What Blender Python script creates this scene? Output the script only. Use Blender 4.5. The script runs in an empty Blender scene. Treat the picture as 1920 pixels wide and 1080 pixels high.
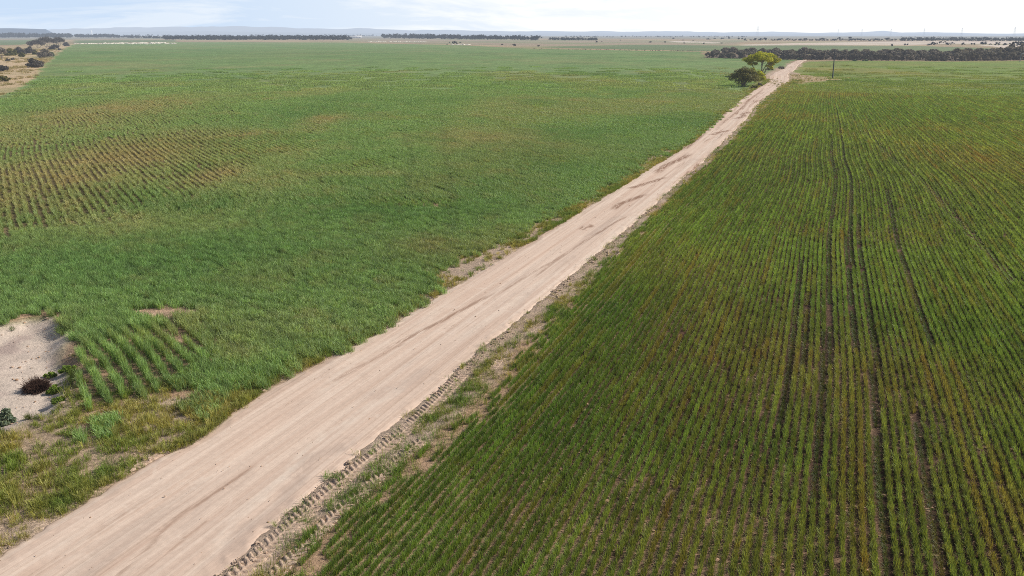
import bpy, math, numpy as np
from mathutils import Vector
rng = np.random.default_rng(11)
S = bpy.context.scene
COL = S.collection
PI = math.pi

# ------------------------------------------------------------------ camera geometry
H = 12.0
F = 1494.0                       # focal length in pixels of a 1920 wide frame
HOR = 64.0                       # row of the horizon
PIT = math.atan((540 - HOR) / F)
CP, SP = math.cos(PIT), math.sin(PIT)

def G(x, y):
    """point of the flat ground seen at pixel (x, y) of the photograph"""
    dx, dy = x - 960.0, y - 540.0
    t = H / (F * SP + dy * CP)
    return np.array([dx * t, (F * CP - dy * SP) * t])

def poly(pts):
    return np.array([G(*p) for p in pts])

TH = math.radians(21.2)          # direction of the road
CT, ST = math.cos(TH), math.sin(TH)
def to_uv(x, y): return x * CT - y * ST, x * ST + y * CT
def to_xy(u, v): return u * CT + v * ST, -u * ST + v * CT
TL = math.radians(-31.0)         # direction of the rows in the left field
CL, SL = math.cos(TL), math.sin(TL)

# ------------------------------------------------------------------ noise
def h2(ix, iy, s):
    n = (ix.astype(np.int64) * 374761393 + iy.astype(np.int64) * 668265263 + s * 974634541) & 0xffffffff
    n = ((n ^ (n >> 13)) * 1274126177) & 0xffffffff
    n = ((n ^ (n >> 16)) * 2246822519) & 0xffffffff
    return ((n ^ (n >> 15)) & 0xffffff) / float(0xffffff)
def vn(x, y, s=0):
    x = np.asarray(x, float); y = np.asarray(y, float)
    ix, iy = np.floor(x), np.floor(y); fx, fy = x - ix, y - iy
    fx = fx * fx * (3 - 2 * fx); fy = fy * fy * (3 - 2 * fy)
    a = h2(ix, iy, s); b = h2(ix + 1, iy, s); c = h2(ix, iy + 1, s); d = h2(ix + 1, iy + 1, s)
    return (a + (b - a) * fx) * (1 - fy) + (c + (d - c) * fx) * fy
def fbm(x, y, s=0, o=4):
    t = 0; w = 0; a = 1.0; f = 1.0
    for k in range(o):
        t = t + a * vn(x * f + 17.3 * k, y * f - 9.1 * k, s + k); w += a; a *= .5; f *= 2.03
    return t / w
def sstep(a, b, x):
    t = np.clip((x - a) / (b - a), 0, 1); return t * t * (3 - 2 * t)
def inside(pl, x, y):
    r = np.zeros(np.shape(x), bool); n = len(pl)
    for i in range(n):
        x0, y0 = pl[i]; x1, y1 = pl[(i + 1) % n]
        if y0 == y1: continue
        c = ((y0 > y) != (y1 > y)) & (x < (x1 - x0) * (y - y0) / (y1 - y0) + x0)
        r ^= c
    return r
def sd(pl, x, y):
    """signed distance to a polygon, negative inside"""
    d = np.full(np.shape(x), 1e9); n = len(pl)
    for i in range(n):
        x0, y0 = pl[i]; x1, y1 = pl[(i + 1) % n]
        ex, ey = x1 - x0, y1 - y0; l = ex * ex + ey * ey + 1e-9
        t = np.clip(((x - x0) * ex + (y - y0) * ey) / l, 0, 1)
        d = np.minimum(d, np.hypot(x - x0 - t * ex, y - y0 - t * ey))
    return np.where(inside(pl, x, y), -d, d)
def spot(x, y, px, py, wpx, hpx):
    """soft patch on the ground round the point at pixel (px, py)"""
    c = G(px, py); a = abs(G(px + wpx, py)[0] - G(px, py)[0]); b = abs(G(px, py - hpx)[1] - G(px, py + hpx)[1]) / 2
    return np.exp(-(((x - c[0]) / a) ** 2 + ((y - c[1]) / b) ** 2))

# ------------------------------------------------------------------ layout (traced once, then plain ground coordinates)
L_EDGE = [(0,1035),(110,966),(207,906),(300,856),(370,826),(433,774),(507,727),(620,667),(720,618),(835,545),(900,508),(1000,449),(1150,358),(1300,266),(1372,198),(1407,173),(1433,158),(1441,152),(1443,143),(1450,137),(1472,128),(1475,123),(1487,116.5),(1497,112.5)]
R_EDGE = [(417,1070),(600,913),(677,847),(810,740),(907,650),(1030,551),(1080,510),(1180,427),(1250,362),(1310,311),(1400,224),(1417,198),(1460,163),(1480,152),(1478,138),(1492,130),(1495,123),(1508,114.5),(1516,112)]
le = np.array([to_uv(*G(*p)) for p in L_EDGE]); re_ = np.array([to_uv(*G(*p)) for p in R_EDGE])
# carry both edges straight on towards and past the camera
def ext(e):
    d = (e[0] - e[3]) / (e[0][1] - e[3][1])
    return np.vstack([e[0] + d * (-30 - e[0][1]) * np.array([1, 1]), e])
le, re_ = ext(le), ext(re_)
def fix(e):
    k = [0]
    for i in range(1, len(e)):
        if e[i, 1] > e[k[-1], 1] + .2: k.append(i)
    return e[k]
le, re_ = fix(le), fix(re_)
def uL(v): return np.interp(v, le[:, 1], le[:, 0]) + (fbm(v * .45, v * 0, 71, 2) - .5) * .22 + (fbm(v * 4.1, v * 0, 73, 3) - .5) * .20
def uR(v): return np.interp(v, re_[:, 1], re_[:, 0]) + (fbm(v * .4, v * 0, 72, 2) - .5) * .22 + (fbm(v * 3.3, v * 0, 74, 3) - .5) * .22
V_END = float(min(le[-1, 1], re_[-1, 1]))

P_LEFT = poly([(160,768),(170,822),(186,824),(190,772),(196,792),(212,794),(216,752),(232,770),(250,750),(330,748),(385,775),(430,752),(520,708),(640,650),(745,598),(824,548),(796,512),(880,479),(970,441),(1130,354),(1290,264),(1385,186),(1403,171),(1414,158),(1428,148),(1440,135),(1450,130),(1466,126),(1484,114),(1495,112),(1322,108),(1316,97),(1000,91.5),(860,84.5),(640,80),(330,79),(135,83),(103,105),(80,124),(70,142),(40,164),(0,180),(-500,300),(-700,520),(0,608),(60,592),(112,594),(128,640),(150,700),(160,760)])
P_RIGHT = poly([(440,1140),(492,1078),(622,955),(770,850),(882,765),(938,695),(1008,620),(1044,587),(1090,543),(1198,427),(1253,370),(1330,304),(1410,228),(1432,205),(1470,166),(1490,158),(1560,150),(1500,140),(1490,134),(1500,126),(1512,115.5),(1600,114),(1780,115.5),(1920,114),(2500,114),(3300,220),(3300,900),(2900,1500),(700,1500)])
P_STRIP = poly([(1480,139),(1540,143),(1600,146),(1560,151),(1490,157),(1484,150)])
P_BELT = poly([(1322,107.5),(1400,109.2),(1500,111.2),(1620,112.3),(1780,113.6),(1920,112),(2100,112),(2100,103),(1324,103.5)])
P_DRYEDGE = poly([(1186,340),(1206,308),(1243,279),(1252,284),(1218,318)])
P_SAND = poly([(-300,650),(0,613),(50,598),(105,600),(122,640),(140,690),(128,740),(98,778),(45,786),(0,812),(-300,930)])
P_WEED = poly([(-300,925),(0,806),(90,778),(150,700),(200,730),(330,700),(620,640),(620,668),(507,727),(370,826),(207,906),(0,1035),(-300,1240)])
P_VERGE = poly([(135,82),(103,105),(80,124),(70,142),(40,164),(0,180),(-500,300),(-900,300),(-400,100),(-60,96),(20,92),(90,82)])
P_FARGREEN = poly([(1000,88),(1180,84),(1400,85.5),(1500,85),(1720,86),(1900,92),(2300,94),(2300,104),(1310,96),(1080,90.5)])
P_FARGREEN2 = poly([(-200,78),(0,75.2),(90,74.3),(70,78),(40,84),(-200,88)])
P_FARGREEN3 = poly([(140,75.5),(330,75),(330,78.2),(140,81)])
P_PALE = poly([(1385,84),(1500,80.5),(1700,77.5),(2300,77),(2300,84),(1760,82.5),(1700,85),(1500,84.5),(1400,85.4)])
P_PALE2 = poly([(1256,79),(1262,77),(1320,78),(1357,80.5),(1340,81.6),(1300,80)])
P_PALE3 = poly([(1830,84),(1880,84),(1930,84),(1930,91),(1890,90)])
P_PINK = poly([(650,76.5),(640,72.2),(1000,74),(1250,77),(1400,75),(1380,84),(1180,83.5),(1000,87.5),(860,83.2),(700,79)])

# ------------------------------------------------------------------ colours of the country
def patches(x, y):
    """how dry (0..1) and how lush (0..1) the crop is"""
    r = np.hypot(x, y)
    n1 = fbm(x / 21, y / 34, 1, 4); n2 = fbm(x / 6.5, y / 8, 2, 3); n3 = fbm(x / 75, y / 120, 3, 3)
    dry = sstep(.52, .78, n1) * np.where(to_uv(x, y)[0] > 3, .25, .34) + sstep(.58, .85, n2) * .25 + sstep(.5, .75, n3) * .16
    u, v = to_uv(x, y)
    left = u < (np.interp(v, le[:, 1], le[:, 0]) + np.interp(v, re_[:, 1], re_[:, 0])) / 2
    b = np.zeros_like(r)
    for s in [(200,210,130,40,.8),(180,310,200,65,1.),(395,330,62,26,.85),(90,250,150,60,.45),(455,255,34,5,.8),(520,281,28,5,.6),(612,226,40,13,.75),(900,262,120,12,.3),(160,120,70,6,.5),(95,420,150,40,.3),(660,330,120,6,.35),(820,470,110,28,.5)]:
        b = np.maximum(b, s[4] * spot(x, y, *s[:4]))
    g = np.zeros_like(r)
    for s in [(385,388,70,18,1.),(300,490,520,60,.8),(330,265,120,22,.5),(560,400,300,30,.5),(1150,290,180,60,.35),(60,110,160,6,.4),(500,100,700,10,.4)]:
        g = np.maximum(g, s[4] * spot(x, y, *s[:4]))
    b2 = np.zeros_like(r); g2 = np.zeros_like(r)
    for s in [(1440,165,60,8,.5),(1590,133,120,7,.6),(1800,160,120,7,.4),(1850,300,150,60,.5),(1400,1000,420,130,.55),(1600,700,240,120,.5),(1860,980,160,220,.55)]:
        b2 = np.maximum(b2, s[4] * spot(x, y, *s[:4]))
    for s in [(1120,560,140,110,.9),(1000,740,160,110,.6),(1300,330,90,60,.6),(1700,210,200,30,.3)]:
        g2 = np.maximum(g2, s[4] * spot(x, y, *s[:4]))
    b = np.where(left, b, b2 * .8 + .05); g = np.where(left, g, g2)
    n4 = fbm(x / 3.1, y / 3.1, 5, 3)
    dry = np.clip(dry * (1 - .8 * g) + b * (.55 + .8 * n4), 0, 1)
    return dry, np.clip(g * .75 + .5 * sstep(.55, .8, fbm(x / 30, y / 30, 9, 3)), 0, 1), left

LUSH = np.array([.130, .270, .076]); MID = np.array([.255, .385, .132]); DRYC = np.array([.45, .375, .185])
def canopy(x, y):
    d, g, left = patches(x, y)
    c = MID + (LUSH - MID) * g[..., None]
    c = c + (DRYC - c) * (d * .9)[..., None]
    c = np.where(left[..., None], c, c * np.array([.82, .80, .50]))
    return c, d, g, left

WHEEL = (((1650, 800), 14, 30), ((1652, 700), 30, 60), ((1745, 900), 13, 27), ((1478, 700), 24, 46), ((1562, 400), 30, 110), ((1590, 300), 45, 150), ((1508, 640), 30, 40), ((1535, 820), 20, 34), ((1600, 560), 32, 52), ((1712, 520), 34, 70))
SOIL = np.array([.120, .067, .041]); SANDC = np.array([.44, .33, .245]); WHITE_SAND = np.array([.61, .50, .41])
TAN = np.array([.40, .30, .17]); VERGEC = np.array([.36, .28, .17])

def mix(a, b, t): return a + (b - a) * t[..., None]

def country(x, y):
    """base colour, cover (ground already drawn as closed canopy), roughness mask of the ground"""
    r = np.hypot(x, y)
    wob = np.minimum(.5 + r * .004, 6)
    wx = x + (fbm(x / 3 / wob, y / 3 / wob, 31, 3) - .5) * wob * 2; wy = y + (fbm(x / 3 / wob, y / 3 / wob, 37, 3) - .5) * wob * 2
    n = fbm(x / 55, y / 90, 12, 4); m = fbm(x / 4, y / 4, 13, 3)
    c = mix(np.broadcast_to(TAN, x.shape + (3,)), np.array([.30, .21, .13]), sstep(.4, .7, n))
    c = mix(c, np.array([.22, .24, .10]), .6 * sstep(.5, .7, fbm(x / 140, y / 260, 14, 3)))
    far = sstep(1900, 2600, r)
    c = mix(c, np.array([.20, .20, .15]), far * .7)
    def soft(P, w): return sstep(w, -w, sd(P, wx, wy))
    w = np.maximum(.25, r * .0022)
    kind = np.zeros(x.shape, int)
    # verge beside the road and general sandy ground close by
    near = sstep(420, 330, r)
    sandy = mix(np.broadcast_to(SANDC, x.shape + (3,)), np.array([.40, .29, .20]), sstep(.35, .7, m))
    u, v = to_uv(x, y)
    nearroad = sstep(9, 3, np.maximum(np.interp(v, le[:, 1], le[:, 0]) - u, u - np.interp(v, re_[:, 1], re_[:, 0]))) * (v < 430)
    c = mix(c, sandy, np.maximum(nearroad, soft(P_WEED, .6) * .9) * near)
    lit = soft(P_VERGE, w)
    vc = mix(np.broadcast_to(np.array([.50, .37, .23]), x.shape + (3,)), np.array([.30, .27, .13]), sstep(.4, .7, fbm(x / 22, y / 30, 15, 4)))
    c = mix(c, vc, lit)
    c = mix(c, mix(np.broadcast_to(np.array([.33, .255, .175]), x.shape + (3,)), np.array([.22, .235, .12]), sstep(.42, .6, fbm(x / 90, y / 120, 17, 3))), soft(P_PINK, w * 2) * .8)
    fg = np.maximum(soft(P_FARGREEN, w), np.maximum(soft(P_FARGREEN2, w), soft(P_FARGREEN3, w)))
    c = mix(c, np.array([.125, .185, .075]), fg * (.75 + .25 * n))
    pale = np.maximum(soft(P_PALE, w * 2) * (.55 + .8 * (fbm(x / 60, y / 150, 16, 3) - .3)), np.maximum(soft(P_PALE2, w) * sstep(.25, .5, fbm(x / 14, y / 40, 18, 2)), soft(P_PALE3, w) * .8))
    c = mix(c, np.array([.66, .55, .46]), np.clip(pale, 0, 1))
    # fields
    can, d, g, left = canopy(x, y)
    fl = soft(P_LEFT, w * .6); fr = soft(P_RIGHT, w * .6)
    fade = sstep(115, 185, r)
    nearr = sstep(3.4, 2.0, to_uv(x, y)[0] - np.interp(to_uv(x, y)[1], re_[:, 1], re_[:, 0]))
    lightsoil = np.clip(1.1 * nearr + .75 * spot(x, y, 1300, 1030, 300, 100) + .5 * spot(x, y, 1680, 820, 60, 40) + 1.2 * spot(x, y, 690, 960, 190, 190), 0, 1)
    soil = mix(np.broadcast_to(SOIL, x.shape + (3,)), np.array([.40, .265, .170]), np.clip(.35 * sstep(.48, .75, fbm(x / 5, y / 5, 19, 4)) + lightsoil, 0, 1) * (r < 60))
    uw, vw = to_uv(x, y)
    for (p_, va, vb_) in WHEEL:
        soil = mix(soil, np.array([.050, .028, .018]), sstep(.34, .14, np.abs(uw - to_uv(*G(*p_))[0])) * (vw > va - 1) * (vw < vb_ + 1) * .6)  # deep furrow shade along the wheel lines, painted into the soil colour
    soil = mix(soil, np.array([.47, .32, .22]), np.clip(1.2 * spot(x, y, 308, 588, 66, 12), 0, 1))
    soil = mix(soil, np.array([.20, .165, .075]), left * sstep(48, 62, r) * (.5 + .5 * fbm(x / 6, y / 12, 117, 3)))
    closed = can * np.where(left, .60, .70)[..., None]  # leaf colour lowered to stand for the shade blades cast on each other
    fieldc = mix(soil, closed, fade)
    fm = np.maximum(fl, fr)
    c = mix(c, fieldc, fm)
    cover = fm * fade
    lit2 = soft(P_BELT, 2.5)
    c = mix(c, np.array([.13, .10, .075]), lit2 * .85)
    # bare patches
    c = mix(c, np.array([.42, .33, .20]), soft(P_DRYEDGE, .5) * .9)
    st = soft(P_STRIP, .8)
    c = mix(c, np.array([.42, .31, .18]), st * .7)
    sn = soft(P_SAND, .35)
    c = mix(c, mix(np.broadcast_to(WHITE_SAND, x.shape + (3,)), np.array([.44, .34, .29]), np.clip(sstep(.5, .72, fbm(x / 1.6, y / 1.6, 20, 4)) + .35 * spot(x, y, 10, 660, 50, 20), 0, 1)), sn)
    kind[(fl > .5)] = 1; kind[(fr > .5)] = 2; kind[(sn > .5)] = 3
    kind[(fg > .5)] = 4; kind[(soft(P_PALE, w) > .5)] = 5; kind[(lit > .5) & (kind == 0)] = 6
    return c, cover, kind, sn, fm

# ------------------------------------------------------------------ node helpers
def new_mat(name):
    m = bpy.data.materials.new(name); m.use_nodes = True
    nt = m.node_tree
    for n in list(nt.nodes): nt.nodes.remove(n)
    return m, nt
class NT:
    def __init__(s, nt): s.nt = nt
    def n(s, t, **k):
        nd = s.nt.nodes.new(t)
        for a, b in k.items():
            if a.startswith('i_'):
                key = a[2:]; nd.inputs[int(key) if key.isdigit() else key.replace('_', ' ')].default_value = b
            else: setattr(nd, a, b)
        return nd
    def l(s, a, b): s.nt.links.new(a, b)
    def math(s, op, a, b=None, c=None, clamp=False):
        nd = s.n('ShaderNodeMath', operation=op); nd.use_clamp = clamp
        for i, q in enumerate((a, b, c)):
            if q is None: continue
            if isinstance(q, (int, float)): nd.inputs[i].default_value = q
            else: s.l(q, nd.inputs[i])
        return nd.outputs[0]
    def noise(s, vec, scale, detail=4, rough=.55, dist=0):
        nd = s.n('ShaderNodeTexNoise'); nd.inputs['Scale'].default_value = scale; nd.inputs['Detail'].default_value = detail
        nd.inputs['Roughness'].default_value = rough; nd.inputs['Distortion'].default_value = dist
        s.l(vec, nd.inputs['Vector']); return nd.outputs['Fac']
    def ramp(s, fac, stops):
        nd = s.n('ShaderNodeValToRGB'); e = nd.color_ramp.elements
        while len(e) < len(stops): e.new(.5)
        for el, (p, c) in zip(e, stops):
            el.position = p; el.color = (c, c, c, 1) if isinstance(c, (int, float)) else (*c, 1)
        s.l(fac, nd.inputs[0]); return nd.outputs[0]
    def mixc(s, fac, a, b, mode='MIX'):
        nd = s.n('ShaderNodeMix', data_type='RGBA', blend_type=mode)
        for sock, q in ((nd.inputs[0], fac), (nd.inputs[6], a), (nd.inputs[7], b)):
            if isinstance(q, (int, float)): sock.default_value = q
            elif isinstance(q, (tuple, list)): sock.default_value = (*q, 1)
            else: s.l(q, sock)
        return nd.outputs[2]
    def maprange(s, v, a, b, c, d):
        nd = s.n('ShaderNodeMapRange'); s.l(v, nd.inputs[0])
        for i, q in enumerate((a, b, c, d)): nd.inputs[i + 1].default_value = q
        return nd.outputs[0]

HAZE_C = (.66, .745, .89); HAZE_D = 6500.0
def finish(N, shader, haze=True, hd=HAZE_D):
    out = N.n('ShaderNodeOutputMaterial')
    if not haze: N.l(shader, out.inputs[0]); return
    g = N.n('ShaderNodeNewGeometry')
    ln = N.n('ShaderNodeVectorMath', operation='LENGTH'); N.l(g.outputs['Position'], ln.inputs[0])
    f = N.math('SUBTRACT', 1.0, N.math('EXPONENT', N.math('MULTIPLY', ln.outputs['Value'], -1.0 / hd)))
    em = N.n('ShaderNodeEmission'); em.inputs[0].default_value = (*HAZE_C, 1); em.inputs[1].default_value = .95  # distance haze painted as a glow mixed into each surface
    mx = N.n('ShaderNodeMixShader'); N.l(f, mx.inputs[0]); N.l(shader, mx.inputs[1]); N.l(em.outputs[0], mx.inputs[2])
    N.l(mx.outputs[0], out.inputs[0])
def principled(N, col, rough=.9, spec=.15, normal=None):
    b = N.n('ShaderNodeBsdfPrincipled'); b.inputs['Roughness'].default_value = rough
    b.inputs['Specular IOR Level'].default_value = spec
    if isinstance(col, (tuple, list)): b.inputs['Base Color'].default_value = (*col, 1)
    else: N.l(col, b.inputs['Base Color'])
    if normal is not None: N.l(normal, b.inputs['Normal'])
    return b.outputs[0]
def bump(N, h, strength=.5, dist=.05):
    b = N.n('ShaderNodeBump'); b.inputs['Strength'].default_value = strength; b.inputs['Distance'].default_value = dist
    N.l(h, b.inputs['Height']); return b.outputs[0]

def mat_ground():
    m, nt = new_mat('ground_soil'); N = NT(nt)
    a = N.n('ShaderNodeAttribute', attribute_name='Col'); k = N.n('ShaderNodeAttribute', attribute_name='Mask')
    sep = N.n('ShaderNodeSeparateColor'); N.l(k.outputs['Color'], sep.inputs[0])
    cover, sand, fieldm = sep.outputs[0], sep.outputs[1], sep.outputs[2]
    pos = N.n('ShaderNodeNewGeometry').outputs['Position']
    n1 = N.noise(pos, 9, 8, .65); n2 = N.noise(pos, 45, 4, .6); n3 = N.noise(pos, 1.1, 6, .6); n4 = N.noise(pos, .22, 6, .62); n5 = N.noise(pos, .035, 5, .6)
    soilf = N.math('MULTIPLY', N.math('MULTIPLY', N.maprange(n1, .3, .7, .55, 1.35), N.maprange(n2, .3, .7, .75, 1.2)), N.maprange(n3, .3, .7, .8, 1.2))
    sandf = N.math('MULTIPLY', N.math('MULTIPLY', N.maprange(n1, .3, .7, .80, 1.14), N.maprange(n2, .3, .7, .9, 1.08)), N.maprange(n3, .3, .7, .84, 1.12))
    canf = N.math('MULTIPLY', N.math('MULTIPLY', N.maprange(n3, .3, .7, .66, 1.34), N.maprange(n4, .3, .7, .74, 1.28)), N.maprange(n5, .35, .65, .9, 1.1))
    def mixf(f, x, y):
        nd = N.n('ShaderNodeMix', data_type='FLOAT'); N.l(f, nd.inputs[0]); N.l(x, nd.inputs[2]); N.l(y, nd.inputs[3]); return nd.outputs[0]
    fac = mixf(cover, mixf(sand, soilf, sandf), canf)
    sc = N.n('ShaderNodeVectorMath', operation='SCALE'); N.l(a.outputs['Color'], sc.inputs[0]); N.l(fac, sc.inputs['Scale'])
    # yellow and green flecks in the closed canopy
    col = N.mixc(N.math('MULTIPLY', cover, N.maprange(N.noise(pos, .6, 6, .7), .5, .72, 0, .5)), sc.outputs[0], (.22, .19, .06))
    hgt = N.math('ADD', N.math('MULTIPLY', n1, .7), N.math('MULTIPLY', n2, .3))
    hh = mixf(cover, mixf(sand, hgt, N.math('MULTIPLY', hgt, .6)), N.math('MULTIPLY', n3, 3.0))
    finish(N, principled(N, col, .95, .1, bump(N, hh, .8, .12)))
    return m

def mat_road():
    m, nt = new_mat('road_sand'); N = NT(nt)
    uv = N.n('ShaderNodeUVMap', uv_map='RoadUV').outputs[0]
    sp = N.n('ShaderNodeSeparateXYZ'); N.l(uv, sp.inputs[0]); u, v = sp.outputs[0], sp.outputs[1]
    def st(su, sv, off=0):
        c = N.n('ShaderNodeCombineXYZ'); N.l(N.math('MULTIPLY_ADD', u, su, off), c.inputs[0]); N.l(N.math('MULTIPLY', v, sv), c.inputs[1]); return c.outputs[0]
    pos = N.n('ShaderNodeNewGeometry').outputs['Position']
    streak = N.noise(st(2.6, .022), 1, 5, .62, .0)
    streak2 = N.noise(st(7.5, .06, 7), 1, 5, .65, .0)
    thin = N.noise(st(13, .16, 3), 1, 3, .6, .2)
    blot = N.noise(st(.55, .13, 11), 1, 7, .65, .6)
    blot2 = N.noise(pos, .9, 8, .68, .7)
    grain = N.noise(pos, 38, 5, .7); mott = N.noise(pos, 6, 6, .65)
    base = N.mixc(N.ramp(streak, [(.36, 0), (.62, 1)]), (.545, .395, .305), (.660, .520, .418))
    base = N.mixc(N.math('MULTIPLY', N.ramp(streak2, [(.52, 0), (.7, 1)]), .45), base, (.36, .25, .18))
    base = N.mixc(N.math('MULTIPLY', N.ramp(blot, [(.56, 0), (.66, 1)]), .38), base, (.41, .315, .255))
    base = N.mixc(N.math('MULTIPLY', N.ramp(blot2, [(.6, 0), (.64, .7), (.72, 1)]), .28), base, (.43, .32, .25))
    base = N.mixc(N.math('MULTIPLY', N.ramp(blot2, [(.28, 1), (.42, 0)]), .5), base, (.69, .575, .475))
    # darker, redder rut patches farther along the road
    far = N.maprange(v, 38, 75, .0, 1.)
    ruts = N.noise(st(2.2, .10, 21), 1, 6, .7, .5)
    band = N.noise(st(.25, .035, 29), 1, 3, .5)
    rm = N.math('MULTIPLY', N.math('MULTIPLY', N.ramp(ruts, [(.53, 0), (.6, 1)]), N.ramp(band, [(.44, 0), (.56, 1)])), N.math('MULTIPLY', far, .85))
    base = N.mixc(rm, base, (.24, .135, .085))
    # thin dark wheel lines
    base = N.mixc(N.math('MULTIPLY', N.ramp(thin, [(.63, 0), (.7, 1)]), .42), base, (.35, .24, .175))
    sa = N.n('ShaderNodeAttribute', attribute_name='Stain'); ss = N.n('ShaderNodeSeparateColor'); N.l(sa.outputs['Color'], ss.inputs[0])
    brk = N.noise(st(2.0, .9, 51), 1, 10, .72, .5); brk2 = N.noise(st(7.0, .55, 61), 1, 9, .74, .3)
    fine = N.noise(st(24, .5, 71), 1, 5, .7, .1); peb = N.noise(pos, 22, 2, .5)
    base = N.mixc(N.math('MULTIPLY', N.ramp(fine, [(.55, 0), (.7, 1)]), .30), base, (.34, .24, .18))
    base = N.mixc(N.math('MULTIPLY', N.ramp(peb, [(.70, 0), (.75, 1)]), .35), base, (.70, .60, .50))
    base = N.mixc(N.math('MULTIPLY', ss.outputs[2], N.ramp(brk, [(.35, 0), (.6, .7)])), base, (.70, .585, .48))
    base = N.mixc(N.math('MULTIPLY', ss.outputs[0], N.ramp(brk, [(.38, 0), (.46, .85)])), base, (.335, .255, .21))
    base = N.mixc(N.math('MULTIPLY', ss.outputs[1], N.ramp(brk2, [(.42, 0), (.50, .9)])), base, (.235, .135, .088))
    base = N.mixc(N.math('MULTIPLY', N.ramp(N.noise(pos, 14, 3, .6), [(.68, 0), (.73, 1)]), .45), base, (.24, .165, .12))
    fac = N.math('MULTIPLY', N.maprange(grain, .3, .7, .96, 1.04), N.maprange(mott, .3, .7, .92, 1.07))
    sc = N.n('ShaderNodeVectorMath', operation='SCALE'); N.l(base, sc.inputs[0]); N.l(fac, sc.inputs['Scale'])
    # narrow tyre prints
    wv = N.n('ShaderNodeTexWave', wave_type='BANDS', bands_direction='Y'); N.l(st(2.0, 5.5), wv.inputs['Vector']); wv.inputs['Scale'].default_value = 1.0
    lane = N.ramp(N.noise(st(4.2, .03, 41), 1, 2, .4), [(.58, 0), (.63, 1)])
    h = N.math('ADD', N.math('ADD', N.math('MULTIPLY', streak2, .35), N.math('MULTIPLY', grain, .05)), N.math('ADD', N.math('MULTIPLY', mott, .12), N.math('MULTIPLY', N.math('MULTIPLY', wv.outputs['Fac'], lane), .0)))
    h = N.math('ADD', h, N.math('MULTIPLY', thin, .3))
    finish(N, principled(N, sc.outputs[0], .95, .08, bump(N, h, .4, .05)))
    return m

def mat_sandtrack():
    m, nt = new_mat('track_sand'); N = NT(nt)
    pos = N.n('ShaderNodeNewGeometry').outputs['Position']
    n = N.noise(pos, 20, 6, .65); n2 = N.noise(pos, 2, 4, .6)
    col = N.mixc(n2, (.44, .31, .225), (.56, .425, .325))
    col = N.mixc(N.ramp(n, [(.3, .4), (.6, 0)]), col, (.30, .2, .14))
    finish(N, principled(N, col, .95, .05, bump(N, n, .6, .03)))
    return m

def mat_leaf(name, inst=True, col=(.1, .15, .04), trans=.35, var=.35, spec=.25, haze=True, hd=HAZE_D, hue=(1.25, 1.06, .7)):
    m, nt = new_mat(name); N = NT(nt)
    t = N.n('ShaderNodeAttribute', attribute_name='leaf')          # per leaf: r random, g height along the leaf
    sep = N.n('ShaderNodeSeparateColor'); N.l(t.outputs['Color'], sep.inputs[0])
    if inst:
        a = N.n('ShaderNodeAttribute', attribute_type='INSTANCER', attribute_name='tint'); c0 = a.outputs['Color']
    else:
        rgb = N.n('ShaderNodeRGB'); rgb.outputs[0].default_value = (*col, 1); c0 = rgb.outputs[0]
    sc = N.n('ShaderNodeVectorMath', operation='SCALE'); N.l(c0, sc.inputs[0]); N.l(N.maprange(sep.outputs[0], 0, 1, 1 - var, 1 + var), sc.inputs['Scale'])
    # some leaves are yellower
    c = N.mixc(N.math('MULTIPLY', N.math('GREATER_THAN', sep.outputs[2], .72), .55), sc.outputs[0], N.mixc(1.0, sc.outputs[0], hue, 'MULTIPLY'))
    p = principled(N, c, .55, spec)
    tr = N.n('ShaderNodeBsdfTranslucent'); N.l(N.mixc(1.0, c, (1.25, 1.2, .55), 'MULTIPLY'), tr.inputs[0])
    mx = N.n('ShaderNodeMixShader'); mx.inputs[0].default_value = trans; N.l(p, mx.inputs[1]); N.l(tr.outputs[0], mx.inputs[2])
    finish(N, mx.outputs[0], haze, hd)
    return m

def mat_plain(name, col, var=.25, scale=6, rough=.85, spec=.2, haze=True, hd=HAZE_D):
    m, nt = new_mat(name); N = NT(nt)
    pos = N.n('ShaderNodeNewGeometry').outputs['Position']; n = N.noise(pos, scale, 5, .6)
    c = N.mixc(n, tuple(q * (1 - var) for q in col), tuple(q * (1 + var) for q in col))
    finish(N, principled(N, c, rough, spec, bump(N, n, .4, .02)), haze, hd)
    return m

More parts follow.
